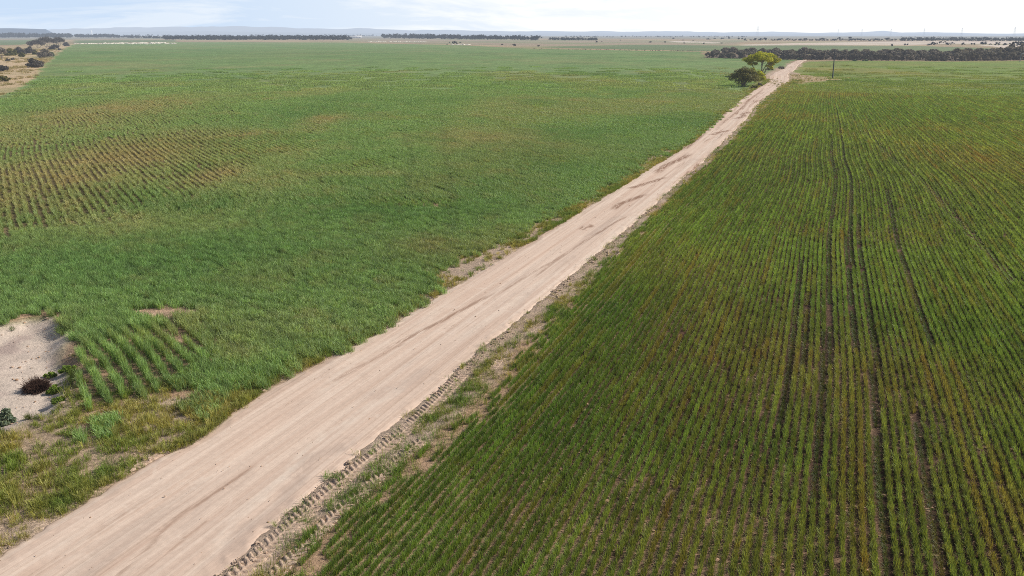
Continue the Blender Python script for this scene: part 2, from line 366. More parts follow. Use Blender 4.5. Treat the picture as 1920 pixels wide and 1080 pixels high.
M = dict(
    ground=mat_ground(), road=mat_road(), track=mat_sandtrack(),
    crop=mat_leaf('crop_blades', spec=.35, trans=.34, var=.45),
    grass=mat_leaf('weed_blades', spec=.25, trans=.35, var=.4),
    clod=mat_plain('soil_clods', (.40, .255, .16), .3, 9),
    pole=mat_plain('weathered_timber', (.07, .075, .085), .3, 8),
    steel=mat_plain('galvanised_steel', (.25, .27, .30), .2, 3),
    porcelain=mat_plain('insulator_porcelain', (.20, .16, .14), .1, 3, .3, .5),
    bark=mat_plain('mallee_bark', (.20, .165, .135), .35, 5),
    twig=mat_plain('dead_twigs', (.075, .042, .030), .4, 14),
    eucalypt=mat_leaf('bright_canopy', False, (.36, .37, .024), .38, .75, .3, hue=(1.35, 1.2, .5)),
    darkleaf=mat_leaf('dark_canopy', False, (.135, .135, .050), .25, .6, .2, hue=(1.9, 1.5, .6)),
    mallee=mat_leaf('mallee_canopy', False, (.205, .178, .165), .2, .75, .15, hue=(1.3, 1.2, .8)),
    greyleaf=mat_leaf('grey_canopy', False, (.21, .185, .165), .2, .45, .15, hue=(1.2, 1.1, .8)),
    saltbush=mat_leaf('saltbush_leaves', False, (.17, .215, .145), .25, .4, .2),
    weedleaf=mat_leaf('weed_leaves', False, (.19, .28, .045), .35, .4, .25),
    scrub=mat_leaf('scrub_canopy', False, (.105, .092, .086), .15, .55, .15, hue=(1.25, 1.2, .8)),
    farwood=mat_leaf('far_wood', False, (.052, .062, .075), .10, .5, .1, hd=9500, hue=(1.2, 1.1, .9)),
    wall=mat_plain('pale_sheeting', (.62, .58, .54), .06, .8), roof=mat_plain('roof_sheeting', (.66, .64, .62), .05, .6),
    door=mat_plain('shed_door', (.30, .29, .28), .08, .6),
    rubble=mat_plain('limestone_rubble', (.68, .62, .50), .15, .6),
)

# ------------------------------------------------------------------ object helpers
def tag(o, label=None, cat=None, group=None, kind=None):
    if label: o['label'] = label
    if cat: o['category'] = cat
    if group: o['group'] = group
    if kind: o['kind'] = kind
    return o
def link(o, parent=None):
    COL.objects.link(o)
    if parent: o.parent = parent
    return o
def empty(name, x, y, z=0, rot=0):
    o = bpy.data.objects.new(name, None); o.location = (x, y, z); o.rotation_euler = (0, 0, rot); o.empty_display_size = .3
    return link(o)
def mesh_np(name, v, quads=None, tris=None, mat=None, leaf=None, smooth=False):
    """mesh from arrays; leaf = per-vertex colour stored as 'leaf'"""
    me = bpy.data.meshes.new(name)
    v = np.asarray(v, np.float32); nq = 0 if quads is None else len(quads); ntr = 0 if tris is None else len(tris)
    me.vertices.add(len(v)); me.vertices.foreach_set('co', v.ravel())
    loops = []; starts = []
    if nq: loops.append(np.asarray(quads, np.int32).ravel()); starts.append(np.arange(nq) * 4)
    if ntr: loops.append(np.asarray(tris, np.int32).ravel()); starts.append(nq * 4 + np.arange(ntr) * 3)
    loops = np.concatenate(loops); starts = np.concatenate(starts)
    me.loops.add(len(loops)); me.loops.foreach_set('vertex_index', loops.astype(np.int32))
    me.polygons.add(nq + ntr); me.polygons.foreach_set('loop_start', starts.astype(np.int32))
    me.update(calc_edges=True); me.validate()
    if leaf is not None:
        a = me.attributes.new('leaf', 'FLOAT_COLOR', 'POINT')
        c = np.ones((len(v), 4), np.float32); c[:, :3] = leaf; a.data.foreach_set('color', c.ravel())
    if smooth: me.polygons.foreach_set('use_smooth', np.ones(nq + ntr, bool))
    if mat: me.materials.append(mat)
    return me
def obj(name, me, parent=None):
    return link(bpy.data.objects.new(name, me), parent)

class Tubes:
    def __init__(s, sides=6): s.v = []; s.f = []; s.k = sides; s.n = 0
    def path(s, pts, rad, cap=True):
        pts = np.asarray(pts, float); m = len(pts); k = s.k
        rad = np.broadcast_to(rad, (m,))
        rings = []
        for i in range(m):
            t = pts[min(i + 1, m - 1)] - pts[max(i - 1, 0)]; t = t / (np.linalg.norm(t) + 1e-9)
            a = np.cross(t, [0, 0, 1.]) if abs(t[2]) < .9 else np.cross(t, [1., 0, 0]); a /= np.linalg.norm(a); b = np.cross(t, a)
            an = np.arange(k) * 2 * PI / k
            rings.append(pts[i] + rad[i] * (np.cos(an)[:, None] * a + np.sin(an)[:, None] * b))
        s.v.append(np.concatenate(rings)); o = s.n
        for i in range(m - 1):
            for j in range(k):
                s.f.append((o + i * k + j, o + i * k + (j + 1) % k, o + (i + 1) * k + (j + 1) % k, o + (i + 1) * k + j))
        s.n += m * k
        if cap:
            for i0 in (o, o + (m - 1) * k):
                if k == 4: s.f.append(tuple(i0 + j for j in range(4)))
                elif k == 6: s.f.append((i0, i0 + 1, i0 + 2, i0 + 3)); s.f.append((i0, i0 + 3, i0 + 4, i0 + 5))
        return s
    def mesh(s, name, mat): return mesh_np(name, np.concatenate(s.v), quads=np.array(s.f), mat=mat, smooth=True)

def blades(base, direc, length, width, droop, r):
    """grass blades: quad + triangle each. base (n,3), direc azimuth, leaning by droop"""
    n = len(base)
    az = direc; dx, dy = np.cos(az), np.sin(az); sx, sy = -dy, dx
    P = lambda t, lift: base + np.stack([dx * droop * length * t ** 1.6, dy * droop * length * t ** 1.6, length * lift], 1)
    side = np.stack([sx, sy, np.zeros(n)], 1) * (width / 2)[:, None]
    a = P(0, np.zeros(n)); b = P(.6, .62 - .10 * droop); c = P(1., np.clip(1 - .5 * droop ** 1.5, .25, 1))
    v = np.stack([a - side * .8, a + side * .8, b + side, b - side, c], 1).reshape(-1, 3)
    i = np.arange(n)[:, None] * 5
    leaf = np.zeros((n, 5, 3)); leaf[:, :, 0] = r.random(n)[:, None]; leaf[:, :, 2] = r.random(n)[:, None]; leaf[:, 2:4, 1] = .6; leaf[:, 4, 1] = 1
    return v, i + np.array([[0, 1, 2, 3]]), i + np.array([[3, 2, 4]]), leaf.reshape(-1, 3)

def proto_row(seed, L, n, hgt, wid, spread, mat, dr0=.42):
    r = np.random.default_rng(seed)
    x = r.uniform(-L / 2, L / 2, n); y = r.normal(0, spread, n)
    b = np.stack([x, y, np.full(n, -.01)], 1)
    ln = hgt * r.uniform(.55, 1.15, n); dr = np.clip(r.normal(dr0, .6 * dr0, n), .02, 1.1)
    v, q, t, lf = blades(b, r.uniform(0, 2 * PI, n), ln, wid * r.uniform(.7, 1.3, n), dr, r)
    return mesh_np('row', v, q, t, mat, lf)
def proto_tuft(seed, R, n, hgt, wid, mat, dr0=.55):
    r = np.random.default_rng(seed)
    a = r.uniform(0, 2 * PI, n); q0 = R * np.sqrt(r.random(n))
    b = np.stack([q0 * np.cos(a), q0 * np.sin(a), np.full(n, -.01)], 1)
    v, q, t, lf = blades(b, a + r.normal(0, .7, n), hgt * r.uniform(.4, 1.1, n), wid * r.uniform(.7, 1.3, n), np.clip(r.normal(dr0, .3, n), .05, 1.2), r)
    return mesh_np('tuft', v, q, t, mat, lf)
def proto_patch(seed, A, n, hgt, wid, mat, sp):
    r = np.random.default_rng(seed)
    x = r.uniform(-A / 2, A / 2, n); y = (np.floor(r.uniform(-A / 2, A / 2, n) / sp) + .5) * sp + r.normal(0, .07, n)
    b = np.stack([x, y, np.full(n, -.01)], 1)
    v, q, t, lf = blades(b, r.uniform(0, 2 * PI, n), hgt * r.uniform(.6, 1.15, n), wid * r.uniform(.7, 1.3, n), np.clip(r.normal(.45, .25, n), .02, 1.1), r)
    return mesh_np('patch', v, q, t, mat, lf)
def proto_clod(seed, mat):
    import bmesh
    r = np.random.default_rng(seed); bm = bmesh.new(); bmesh.ops.create_icosphere(bm, subdivisions=1, radius=1)
    for w in bm.verts: w.co *= float(r.uniform(.7, 1.15)); w.co.z *= .6
    me = bpy.data.meshes.new('clod'); bm.to_mesh(me); bm.free(); me.materials.append(mat); return me

def scatter(name, label, meshes, pts, rot, scl, idx, tint=None):
    """one stuff object: a cloud of points that carries copies of a few small meshes"""
    col = bpy.data.collections.new(name + '_source')
    for i, me in enumerate(meshes):
        o = bpy.data.objects.new('%s_source_%02d' % (name, i), me); col.objects.link(o)
    n = len(pts); me = bpy.data.meshes.new(name)
    me.vertices.add(n); me.vertices.foreach_set('co', np.asarray(pts, np.float32).ravel())
    def at(nm, ty, key, val):
        a = me.attributes.new(nm, ty, 'POINT'); a.data.foreach_set(key, np.ascontiguousarray(val).ravel())
    at('rot', 'FLOAT', 'value', np.asarray(rot, np.float32)); at('scl', 'FLOAT_VECTOR', 'vector', np.asarray(scl, np.float32)); at('idx', 'INT', 'value', np.asarray(idx, np.int32))
    if tint is not None:
        c = np.ones((n, 4), np.float32); c[:, :3] = tint; at('tint', 'FLOAT_COLOR', 'color', c)
    ng = bpy.data.node_groups.new(name, 'GeometryNodeTree')
    ng.interface.new_socket('Geometry', in_out='INPUT', socket_type='NodeSocketGeometry'); ng.interface.new_socket('Geometry', in_out='OUTPUT', socket_type='NodeSocketGeometry')
    N = ng.nodes; gi = N.new('NodeGroupInput'); go = N.new('NodeGroupOutput')
    ci = N.new('GeometryNodeCollectionInfo'); ci.inputs['Collection'].default_value = col; ci.inputs['Separate Children'].default_value = True; ci.inputs['Reset Children'].default_value = True
    ip = N.new('GeometryNodeInstanceOnPoints'); ip.inputs['Pick Instance'].default_value = True
    def na(nm, ty):
        a = N.new('GeometryNodeInputNamedAttribute'); a.data_type = ty; a.inputs['Name'].default_value = nm
        return next(q for q in a.outputs if q.enabled and q.name == 'Attribute')
    cx = N.new('ShaderNodeCombineXYZ')
    L = ng.links.new
    L(gi.outputs[0], ip.inputs['Points']); L(ci.outputs[0], ip.inputs['Instance']); L(na('idx', 'INT'), ip.inputs['Instance Index'])
    L(na('rot', 'FLOAT'), cx.inputs[2]); L(cx.outputs[0], ip.inputs['Rotation']); L(na('scl', 'FLOAT_VECTOR'), ip.inputs['Scale']); L(ip.outputs[0], go.inputs[0])
    o = obj(name, me); md = o.modifiers.new('scatter', 'NODES'); md.node_group = ng
    tag(o, label, kind='stuff'); print(name, n)
    return o

# ------------------------------------------------------------------ ground
SAND_C = P_SAND.mean(0)
def height(x, y):
    """gentle relief: the sand scrape with its bank, small undulations"""
    r = np.hypot(x, y)
    z = np.zeros_like(r)
    s = sd(P_SAND, x + (fbm(x / 1.2, y / 1.2, 44, 3) - .5) * .8, y + (fbm(x / 1.2, y / 1.2, 45, 3) - .5) * .8)
    m = (r < 80)
    z = z - np.where(m, .28 * sstep(.15, -.9, s), 0) + np.where(m, .10 * np.exp(-((s - .35) / .45) ** 2), 0)
    z = z + np.where(m, (fbm(x / .7, y / .7, 46, 3) - .5) * .09 * sstep(90, 30, r), 0)
    return z

def build_ground():
    rr = [3.0]
    while rr[-1] < 16000: rr.append(rr[-1] * (1.0058 if rr[-1] < 900 else 1.012))
    rr = np.array(rr)
    an = np.concatenate([np.arange(-180, -48, 6.0), np.arange(-48, 48, .24), np.arange(48, 180, 6.0)]) * PI / 180
    R, A = np.meshgrid(rr, an, indexing='ij')
    x, y = R * np.sin(A), R * np.cos(A)
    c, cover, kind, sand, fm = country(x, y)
    z = height(x, y)
    u, v = to_uv(x, y)
    # below the road sheet
    inroad = sstep(-.1, .35, np.minimum(u - uL(v), uR(v) - u)) * (v < V_END + 3) * (v > -40)
    z = z - .12 * inroad
    nr, na = R.shape
    V = np.stack([x, y, z], -1).reshape(-1, 3)
    i = np.arange(nr - 1)[:, None]; j = np.arange(na)[None, :]; j2 = (j + 1) % na
    Q = np.stack([i * na + j, i * na + j2, (i + 1) * na + j2, (i + 1) * na + j], -1).reshape(-1, 4)[:, ::-1]
    # centre cap
    kf = np.median(kind.reshape(-1)[Q], axis=1).astype(int)
    C = np.concatenate([c.reshape(-1, 3), np.ones((nr * na, 1))], 1).astype(np.float32)
    Mk = np.stack([cover, sand, fm, np.ones_like(cover)], -1).reshape(-1, 4).astype(np.float32)
    names = {0: 'ground', 1: 'field', 2: 'field', 3: 'sand_clearing', 4: 'far_field', 5: 'bare_paddock', 6: 'dry_grassland'}
    labels = {0: 'sandy open ground around the fields', 1: 'green crop field left of the dirt road', 2: 'striped crop field right of the dirt road', 3: 'pale bare sand clearing at the lower left edge', 4: 'far green field strip beyond the scrub', 5: 'pale bare paddock in the far right distance', 6: 'dry tan grassland at the far left'}
    for k in names:
        sel = Q[kf == k]
        if not len(sel): continue
        us, inv = np.unique(sel, return_inverse=True)
        me = mesh_np(names[k], V[us], quads=inv.reshape(-1, 4), mat=M['ground'], smooth=True)
        for nm, arr in (('Col', C), ('Mask', Mk)):
            a = me.attributes.new(nm, 'FLOAT_COLOR', 'POINT'); a.data.foreach_set('color', arr[us].ravel())
        tag(obj(names[k], me), labels[k], kind='structure')
build_ground()

# ------------------------------------------------------------------ road
def build_road():
    v = [-25.0]
    while v[-1] < V_END: v.append(v[-1] + max(.09, .0035 * max(v[-1], 0)))
    v = np.array(v); nc = 76
    s = np.linspace(0, 1, nc)
    a, b = uL(v), uR(v)
    Uu = a[:, None] + (b - a)[:, None] * s[None, :]; Vv = np.repeat(v[:, None], nc, 1)
    x, y = to_xy(Uu, Vv)
    d = np.minimum(Uu - a[:, None], b[:, None] - Uu)
    z = -.02 + .04 * sstep(0, .6, d) - .03 * sstep(.6, 2.2, d)                         # low shoulder, dished middle
    z = z + (fbm(Uu * 2.2, Vv * .12, 51, 4) - .5) * .032 * sstep(.1, .6, d)              # long ruts
    clod = sstep(.55, .8, fbm(x * 3.2, y * 3.2, 52, 3)) * np.exp(-((d - .22) / .22) ** 2)
    z = z + clod * .035
    z = z - .09 * sstep(.10, 0, d)
    V = np.stack([x, y, z], -1).reshape(-1, 3)
    n = len(v); i = np.arange(n - 1)[:, None]; j = np.arange(nc - 1)[None, :]
    Q = np.stack([i * nc + j, i * nc + j + 1, (i + 1) * nc + j + 1, (i + 1) * nc + j], -1).reshape(-1, 4)
    me = mesh_np('dirt_road', V, quads=Q, mat=M['road'], smooth=True)
    uvl = me.uv_layers.new(name='RoadUV')
    li = np.empty(len(me.loops), np.int32); me.loops.foreach_get('vertex_index', li)
    kk = np.arange(-25, 480, 1.0); sm = np.convolve(np.interp(np.arange(-45, 500, 1.0), re_[:, 1], re_[:, 0]), np.hanning(41) / np.hanning(41).sum(), 'same')[20:20 + len(kk)]
    uu = np.stack([(np.interp(v, kk, sm)[:, None] - Uu).ravel(), Vv.ravel()], 1)[li].astype(np.float32); uvl.data.foreach_set('uv', uu.ravel())
    def seg(p, q, w, k0, k1):
        (ax, ay), (bx, by) = G(*p), G(*q); ex, ey = bx - ax, by - ay; l = ex * ex + ey * ey
        t = ((x - ax) * ex + (y - ay) * ey) / l; tc = np.clip(t, 0, 1)
        off = (fbm(t * 3, t * 0, k0, 2) - .5) * w * 1.5
        d = np.abs(((x - ax) * ey - (y - ay) * ex) / math.sqrt(l) + off)
        return sstep(w, w * .25, d) * sstep(-.08, .12, t) * sstep(1.08, .85, t) * k1
    damp = np.zeros_like(x); red = np.zeros_like(x); lite = np.zeros_like(x)
    for a_ in [((395,1085),(500,965),.50,1,1.),((490,985),(570,882),.42,2,1.),((560,890),(655,818),.45,3,.9),((330,1000),(400,940),.25,4,.4),((685,745),(800,688),.7,5,.6),((600,700),(700,640),.5,6,.3),((200,950),(330,880),.25,7,.35),((900,560),(1000,505),.4,8,.5)]: damp = np.maximum(damp, .45 * seg(*a_))
    for a_ in [((205,1090),(360,948),.10,11,.5),((340,965),(480,872),.10,12,.6),((150,1020),(300,915),.08,13,.4),((250,1085),(420,950),.07,23,.5),((725,655),(930,548),.18,14,.8),((620,720),(760,640),.16,15,.5),((930,552),(1090,458),.12,16,.6),((1088,457),(1175,406),.16,17,.8),((1228,324),(1297,289),.55,18,1.),((1146,392),(1206,364),.4,19,1.),((1180,354),(1252,333),.4,20,1.),((1332,253),(1368,244),.6,21,1.),((1380,223),(1405,209),.7,22,1.),((1090,431),(1112,421),.3,24,.9),((1284,281),(1322,249),.22,25,.9),((1000,520),(1110,440),.14,26,.6),((1345,240),(1430,168),.35,27,.8)]: red = np.maximum(red, seg(*a_))
    for a_ in [((400,1030),(560,858),.28,31,.9),((545,866),(620,800),.25,32,.9),((600,815),(760,725),.3,33,.8),((560,760),(860,560),.5,34,.6),((860,640),(1060,500),.4,35,.7),((1060,520),(1400,205),.5,36,.7),((100,1060),(420,840),.5,37,.5)]: lite = np.maximum(lite, seg(*a_))
    st_ = np.stack([damp, red, lite, np.ones_like(x)], -1).reshape(-1, 4).astype(np.float32)
    at_ = me.attributes.new('Stain', 'FLOAT_COLOR', 'POINT'); at_.data.foreach_set('color', st_.ravel())
    tag(obj('dirt_road', me), 'pale sandy dirt road running away between the two crop fields', kind='structure')
build_road()

def tread(name, label, edge, v0, v1, off, wid, seed, depth=.045, gaps=.35):
    """pressed herringbone print of a tractor tyre along the road edge"""
    st = .022
    v = np.arange(v0, v1, st); nc = int(wid / .026)
    s = np.linspace(-1, 1, nc)
    c = np.interp(v, edge[:, 1], edge[:, 0]) + off + (fbm(v * .25, v * 0, seed, 2) - .5) * .35
    Uu = c[:, None] + s[None, :] * wid / 2; Vv = np.repeat(v[:, None], nc, 1)
    pitch = .20
    sgn = np.where(s < 0, 0, .5)[None, :]
    ph = Vv / pitch - np.abs(s)[None, :] * .95 + sgn
    ph = ph + (fbm(Uu * 5, Vv * 5, seed + 1, 2) - .5) * .35
    tri = np.abs((ph % 1) - .5) * 2
    lug = sstep(.35, .62, tri) * sstep(.04, .14, np.abs(s))[None, :] * sstep(1.0, .86, np.abs(s))[None, :]
    on = sstep(gaps, gaps + .15, fbm(Vv * .35, Vv * 0 + 3, seed + 2, 2))
    z = .035 - depth * lug * on + (fbm(Uu * 7, Vv * 7, seed + 3, 3) - .5) * .03 - .12 * sstep(.82, 1., np.abs(s))[None, :]
    z = z - .10 * (1 - on)
    x, y = to_xy(Uu, Vv)
    n = len(v); i = np.arange(n - 1)[:, None]; j = np.arange(nc - 1)[None, :]
    Q = np.stack([i * nc + j, i * nc + j + 1, (i + 1) * nc + j + 1, (i + 1) * nc + j], -1).reshape(-1, 4)
    me = mesh_np(name, np.stack([x, y, z], -1).reshape(-1, 3), quads=Q, mat=M['track'], smooth=False)
    tag(obj(name, me), label, kind='structure')
v_a = to_uv(*G(470, 1090))[1]; v_b = to_uv(*G(830, 720))[1]; v_c = to_uv(*G(1130, 480))[1]
tread('tyre_track', 'tractor tyre tread print in the sand along the right road edge', re_, v_a - 3, v_b + 1, .40, .62, 801, gaps=.22)
tread('tyre_track', 'fainter tyre tread print on the verge farther up the right road edge', re_, v_b + 1.5, v_c + 4, 1.05, .6, 831, gaps=.42)
tread('tyre_track', 'second broken tyre print just inside the weedy right verge', re_, v_a - 3, v_b - 4, 1.25, .5, 841, gaps=.46)
tread('tyre_track', 'broken tyre print along the left road edge beside the grass', le, to_uv(*G(0, 1040))[1] - 2, to_uv(*G(330, 850))[1], -.22, .42, 861, gaps=.40)

# ------------------------------------------------------------------ crop
def seg_points(n_rows, u0, sp, v0, v1, step, frame):
    k = np.arange(n_rows); vv = np.arange(v0, v1, step)
    Kk, Vv = np.meshgrid(k, vv, indexing='ij'); Kk = Kk.ravel(); Vv = Vv.ravel() + rng.uniform(-.12, .12, Kk.size) * step
    Uu = u0 + Kk * sp
    return Kk, Uu, Vv

# the right-hand field: rows run with the road
def right_field():
    sp = .24
    T = [proto_row(100 + i, .85, 230, .225, .0085, .028, M['crop'], .30) for i in range(5)]
    T += [proto_row(120 + i, 1.5, 230, .24, .0125, .032, M['crop'], .30) for i in range(4)]
    T += [proto_row(140 + i, 2.8, 180, .27, .026, .034, M['crop'], .28) for i in range(4)]
    T += [proto_patch(160 + i, 4.2, 620, .30, .05, M['crop'], sp) for i in range(3)]
    out = []
    tr = np.array([to_uv(*G(*p)) for p in [(1585,185),(1612,225),(1655,275),(1720,335),(1820,440),(1960,580),(2200,800)]])
    tr = tr[np.argsort(tr[:, 1])]
    u00 = to_uv(*G(440, 1140))[0] - 4
    for (v0, v1, step, first, cnt) in ((8, 52, .5, 0, 5), (52, 100, 1.0, 5, 4), (100, 190, 2.0, 9, 4)):
        K, U, V = seg_points(375, u00, sp, v0, v1, step, 0)
        wig = (fbm(V / 23, U / 40, 61, 2) - .5) * .5 - 2.2 * sstep(70, 180, V) * sstep(6, 26, U - u00)
        X, Y = to_xy(U + wig, V)
        R = np.hypot(X, Y)
        ok = (np.abs(X) < Y * .80 + 3) & (Y > 10)
        X, Y, K, U, V, R = (q[ok] for q in (X, Y, K, U, V, R))
        s = sd(P_RIGHT, X, Y)
        dens = sstep(.25, -.8 - .9 * sstep(34, 20, V), s)
        # thin rows and missing rows, patch by patch
        rowq = .75 * vn(K * 7.31, V / 16, 62) + .25 * vn(K * 3.7, V / 3.5, 69); pt = fbm(X / 5, Y / 9, 63, 3); fine = rng.random(len(X))
        open_ = np.clip(spot(X, Y, 1580, 760, 300, 330) * 1.0 + spot(X, Y, 1350, 1010, 330, 150) * 1.0 + spot(X, Y, 1560, 330, 110, 130) * .6, 0, 1)
        th = -.02 + .07 * open_ + .06 * (pt - .5)
        alt = (K % 2 == 0) * sstep(38, 75, V)
        size = np.where((rowq < th + .05) & (K % 2 == 0), .0, 1.) * (1 - .24 * alt) * (.78 + .4 * vn(K * 5.9, V / 5, 64))
        wheel = np.zeros(len(X))
        for (p_, va, vb_) in WHEEL:
            ul = to_uv(*G(*p_))[0]; hit = (np.abs(U - ul) < sp * .5) & (V > va) & (V < vb_); wheel = np.where(hit, 1, wheel); size = np.where(hit, size * .42 * (vn(V / 2.5, U, 119) > .12), size)
        tl = np.abs(U - np.interp(V, tr[:, 1], tr[:, 0]))
        size *= np.where((tl < .30) & (V > 45), .5, 1)
        keep = (fine < dens * (1 - .05 * open_)) & (size > .1)
        alt = alt[keep]; wheel = wheel[keep]
        X, Y, K, V, size, open_ = (q[keep] for q in (X, Y, K, V, size, open_))
        c, d, g, _ = canopy(X, Y)
        n = len(X); fl = rng.random(n)
        t = c * (rng.uniform(.72, 1.28, n) * (.82 + .36 * vn(K * 3.77, V / 9, 60)) * 1.10 * (1 - .12 * sstep(48, 24, V)) * (1 - .48 * wheel) * (1 - .28 * alt))[:, None]  # wheel-line rows get the furrow shade in their tint
        t = mix(t, np.array([.36, .225, .065]), np.clip(sstep(.66, .86, vn(K * 2.63, V / 6, 113)) * .55 + (fl > .93) * .4, 0, 1) * (.45 + d))       # ochre, drying tips
        t = t * (1 - .10 * open_)[:, None]
        rot = PI / 2 - TH + rng.normal(0, .05, n) + PI * (rng.random(n) > .5)
        sc = np.stack([np.full(n, 1.), .85 + .5 * rng.random(n), size * rng.uniform(.85, 1.15, n)], 1)
        out.append((np.stack([X, Y, np.zeros(n)], 1), rot, sc, rng.integers(first, first + cnt, n), t))
    # far part in blocks
    K, U, V = seg_points(int(375 * .24 / 4) + 30, u00, 4.0, 190, 420, 4.0, 0)
    X, Y = to_xy(U + rng.uniform(-.1, .1, len(U)), V); s = sd(P_RIGHT, X, Y); R = np.hypot(X, Y)
    keep = (s < -1.5) & (np.abs(X) < Y * .8) & (rng.random(len(X)) < sstep(330, 190, R) * .85 + .15 * (R < 360))
    X, Y = X[keep], Y[keep]; n = len(X); c, d, g, _ = canopy(X, Y)
    out.append((np.stack([X, Y, np.zeros(n)], 1), PI / 2 - TH + PI * (rng.random(n) > .5), np.stack([np.ones(n), np.ones(n), rng.uniform(.7, 1.1, n)], 1), rng.integers(13, 16, n), c * rng.uniform(.85, 1.15, n)[:, None]))
    P = [np.concatenate([o[i] for o in out]) for i in range(5)]
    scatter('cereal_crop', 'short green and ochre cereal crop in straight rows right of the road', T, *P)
right_field()

def left_field():
    sp = .27
    T = [proto_row(200 + i, .85, 190, .40, .0115, .060, M['crop'], .36) for i in range(5)]
    T += [proto_row(220 + i, 1.6, 180, .40, .019, .06, M['crop'], .36) for i in range(4)]
    T += [proto_row(240 + i, 3.0, 190, .40, .034, .065, M['crop'], .36) for i in range(4)]
    T += [proto_patch(260 + i, 4.4, 700, .40, .065, M['crop'], sp * 2) for i in range(3)]
    out = []
    u0 = -190.0
    vb = np.arange(-80, 400, 1.0); sl = np.interp(vb, [10, 25, 36, 45, 58, 98, 130], [-.12, .0, .22, .16, .0, 0, 0]); cum = -np.cumsum(sl); cum -= np.interp(100, vb, cum)
    for (v0, v1, step, first, cnt, lo, hi) in ((-40, 90, .55, 0, 5, 0, 58), (-60, 160, 1.1, 5, 4, 58, 105), (-80, 260, 2.2, 9, 4, 105, 185)):
        k = np.arange(int(330 / sp)); vv = np.arange(v0, v1, step)
        Kk, V = np.meshgrid(k, vv, indexing='ij'); K = Kk.ravel(); V = V.ravel() + rng.uniform(-.2, .2, K.size) * step
        U = u0 + K * sp
        bend = 2.6 * (fbm(V / 45, U / 90, 65, 2) - .5) * 2 + np.interp(V, vb, cum)
        # rows as ground lines in direction TL
        X = (U + bend) * CL + V * SL; Y = -(U + bend) * SL + V * CL
        R = np.hypot(X, Y); ok = (R >= lo) & (R < hi) & (Y > 8) & (np.abs(X) < Y * .80 + 5)
        X, Y, K, V, R = (q[ok] for q in (X, Y, K, V, R))
        s = np.maximum(sd(P_LEFT, X, Y), .4 - sd(P_DRYEDGE, X, Y)); ok = s < .6
        X, Y, K, V, R, s = (q[ok] for q in (X, Y, K, V, R, s))
        gap = np.clip(2.4 * (fbm(X / 4.5, Y / 11, 111, 3) - .54) * sstep(60, 80, R) + 1.3 * spot(X, Y, 225, 690, 130, 80) + 1.3 * spot(X, Y, 170, 315, 250, 90) + .9 * spot(X, Y, 230, 215, 170, 50) + .7 * spot(X, Y, 160, 140, 110, 14) + .6 * spot(X, Y, 780, 385, 170, 14) + .8 * spot(X, Y, 340, 215, 90, 30), 0, 1)
        bare = np.maximum(1.25 * spot(X, Y, 308, 588, 66, 12), .8 * spot(X, Y, 330, 745, 70, 22))
        fine = rng.random(len(X)); rowq = fbm(K * 2.3, V / 11, 66, 3)
        odd = (K % 2 == 1)
        gp = sstep(.15, .62, gap + .55 * (rowq - .5)); lo_keep = np.where(odd, 1 - gp * (.74 + .26 * (R < 60)), 1 - .15 * gap * (rowq < .36))
        keep = (fine < sstep(.5, -.5, s + (vn(X * 1.3, Y * 1.3, 67) - .5)) * lo_keep * (1 - sstep(.35, .6, bare)))
        tramk = np.zeros(len(X))
        for pts in ([(755,240),(775,300),(762,370)], [(824,205),(838,300),(850,380),(846,450)]):
            tr = np.array([G(*p) for p in pts]); tr = tr[np.argsort(tr[:, 1])]
            dd = np.abs(X - np.interp(Y, tr[:, 1], tr[:, 0])); tramk = np.maximum(tramk, sstep(.5, .3, dd) * (Y > tr[0, 1]) * (Y < tr[-1, 1]))
        X, Y, K, V, R, gap, tramk, gp, odd = (q[keep] for q in (X, Y, K, V, R, gap, tramk, gp, odd))
        n = len(X); c, d, g, _ = canopy(X, Y)
        rj = np.where(gap > .4, .02, .10)
        X = X + rng.normal(0, 1, n) * rj; Y = Y + rng.normal(0, 1, n) * rj
        size = (.62 + .30 * g + .35 * vn(X / 2.2, Y / 2.2, 68) - .18 * d + .85 * spot(X, Y, 215, 690, 120, 80)) * (1 - .14 * tramk) * (1 - .45 * gp * odd)
        t = c * (1 + (.26 if first == 0 else .13) * rng.uniform(-1, 1, n))[:, None]
        t = t * (1 - .12 * tramk)[:, None]
        t = mix(t, np.array([.42, .33, .15]), np.clip(sstep(.58, .8, fbm(X / 1.6, Y / 2.4, 112, 3)) * .45 + (rng.random(n) > .93) * .4, 0, 1) * (.35 + d))
        rot = PI / 2 - TL + np.interp(V, vb, sl) + rng.normal(0, .10, n) + PI * (rng.random(n) > .5)
        sc = np.stack([np.ones(n), np.where(gap > .4, .9, 1.35) * rng.uniform(.8, 1.2, n), size * rng.uniform(.85, 1.15, n)], 1)
        out.append((np.stack([X, Y, height(X, Y)], 1), rot, sc, rng.integers(first, first + cnt, n), t))
    k = np.arange(-230, 260, 4.2); vv = np.arange(90, 360, 4.2)
    X, Y = (q.ravel() for q in np.meshgrid(k, vv)); X = X + rng.uniform(-.6, .6, X.size); Y = Y + rng.uniform(-.6, .6, X.size)
    R = np.hypot(X, Y); s = sd(P_LEFT, X, Y)
    keep = (R > 183) & (s < -2) & (np.abs(X) < Y * .8) & (rng.random(X.size) < sstep(330, 190, R) * .9)
    X, Y = X[keep], Y[keep]; n = len(X); c, d, g, _ = canopy(X, Y)
    out.append((np.stack([X, Y, np.zeros(n)], 1), PI / 2 - TL + rng.normal(0, .3, n), np.stack([np.ones(n), np.ones(n), rng.uniform(.7, 1.1, n)], 1), rng.integers(13, 16, n), c * rng.uniform(.85, 1.15, n)[:, None]))
    P = [np.concatenate([o[i] for o in out]) for i in range(5)]
    scatter('barley_crop', 'dense knee-high green barley left of the road, thin yellow patches', T, *P)
left_field()

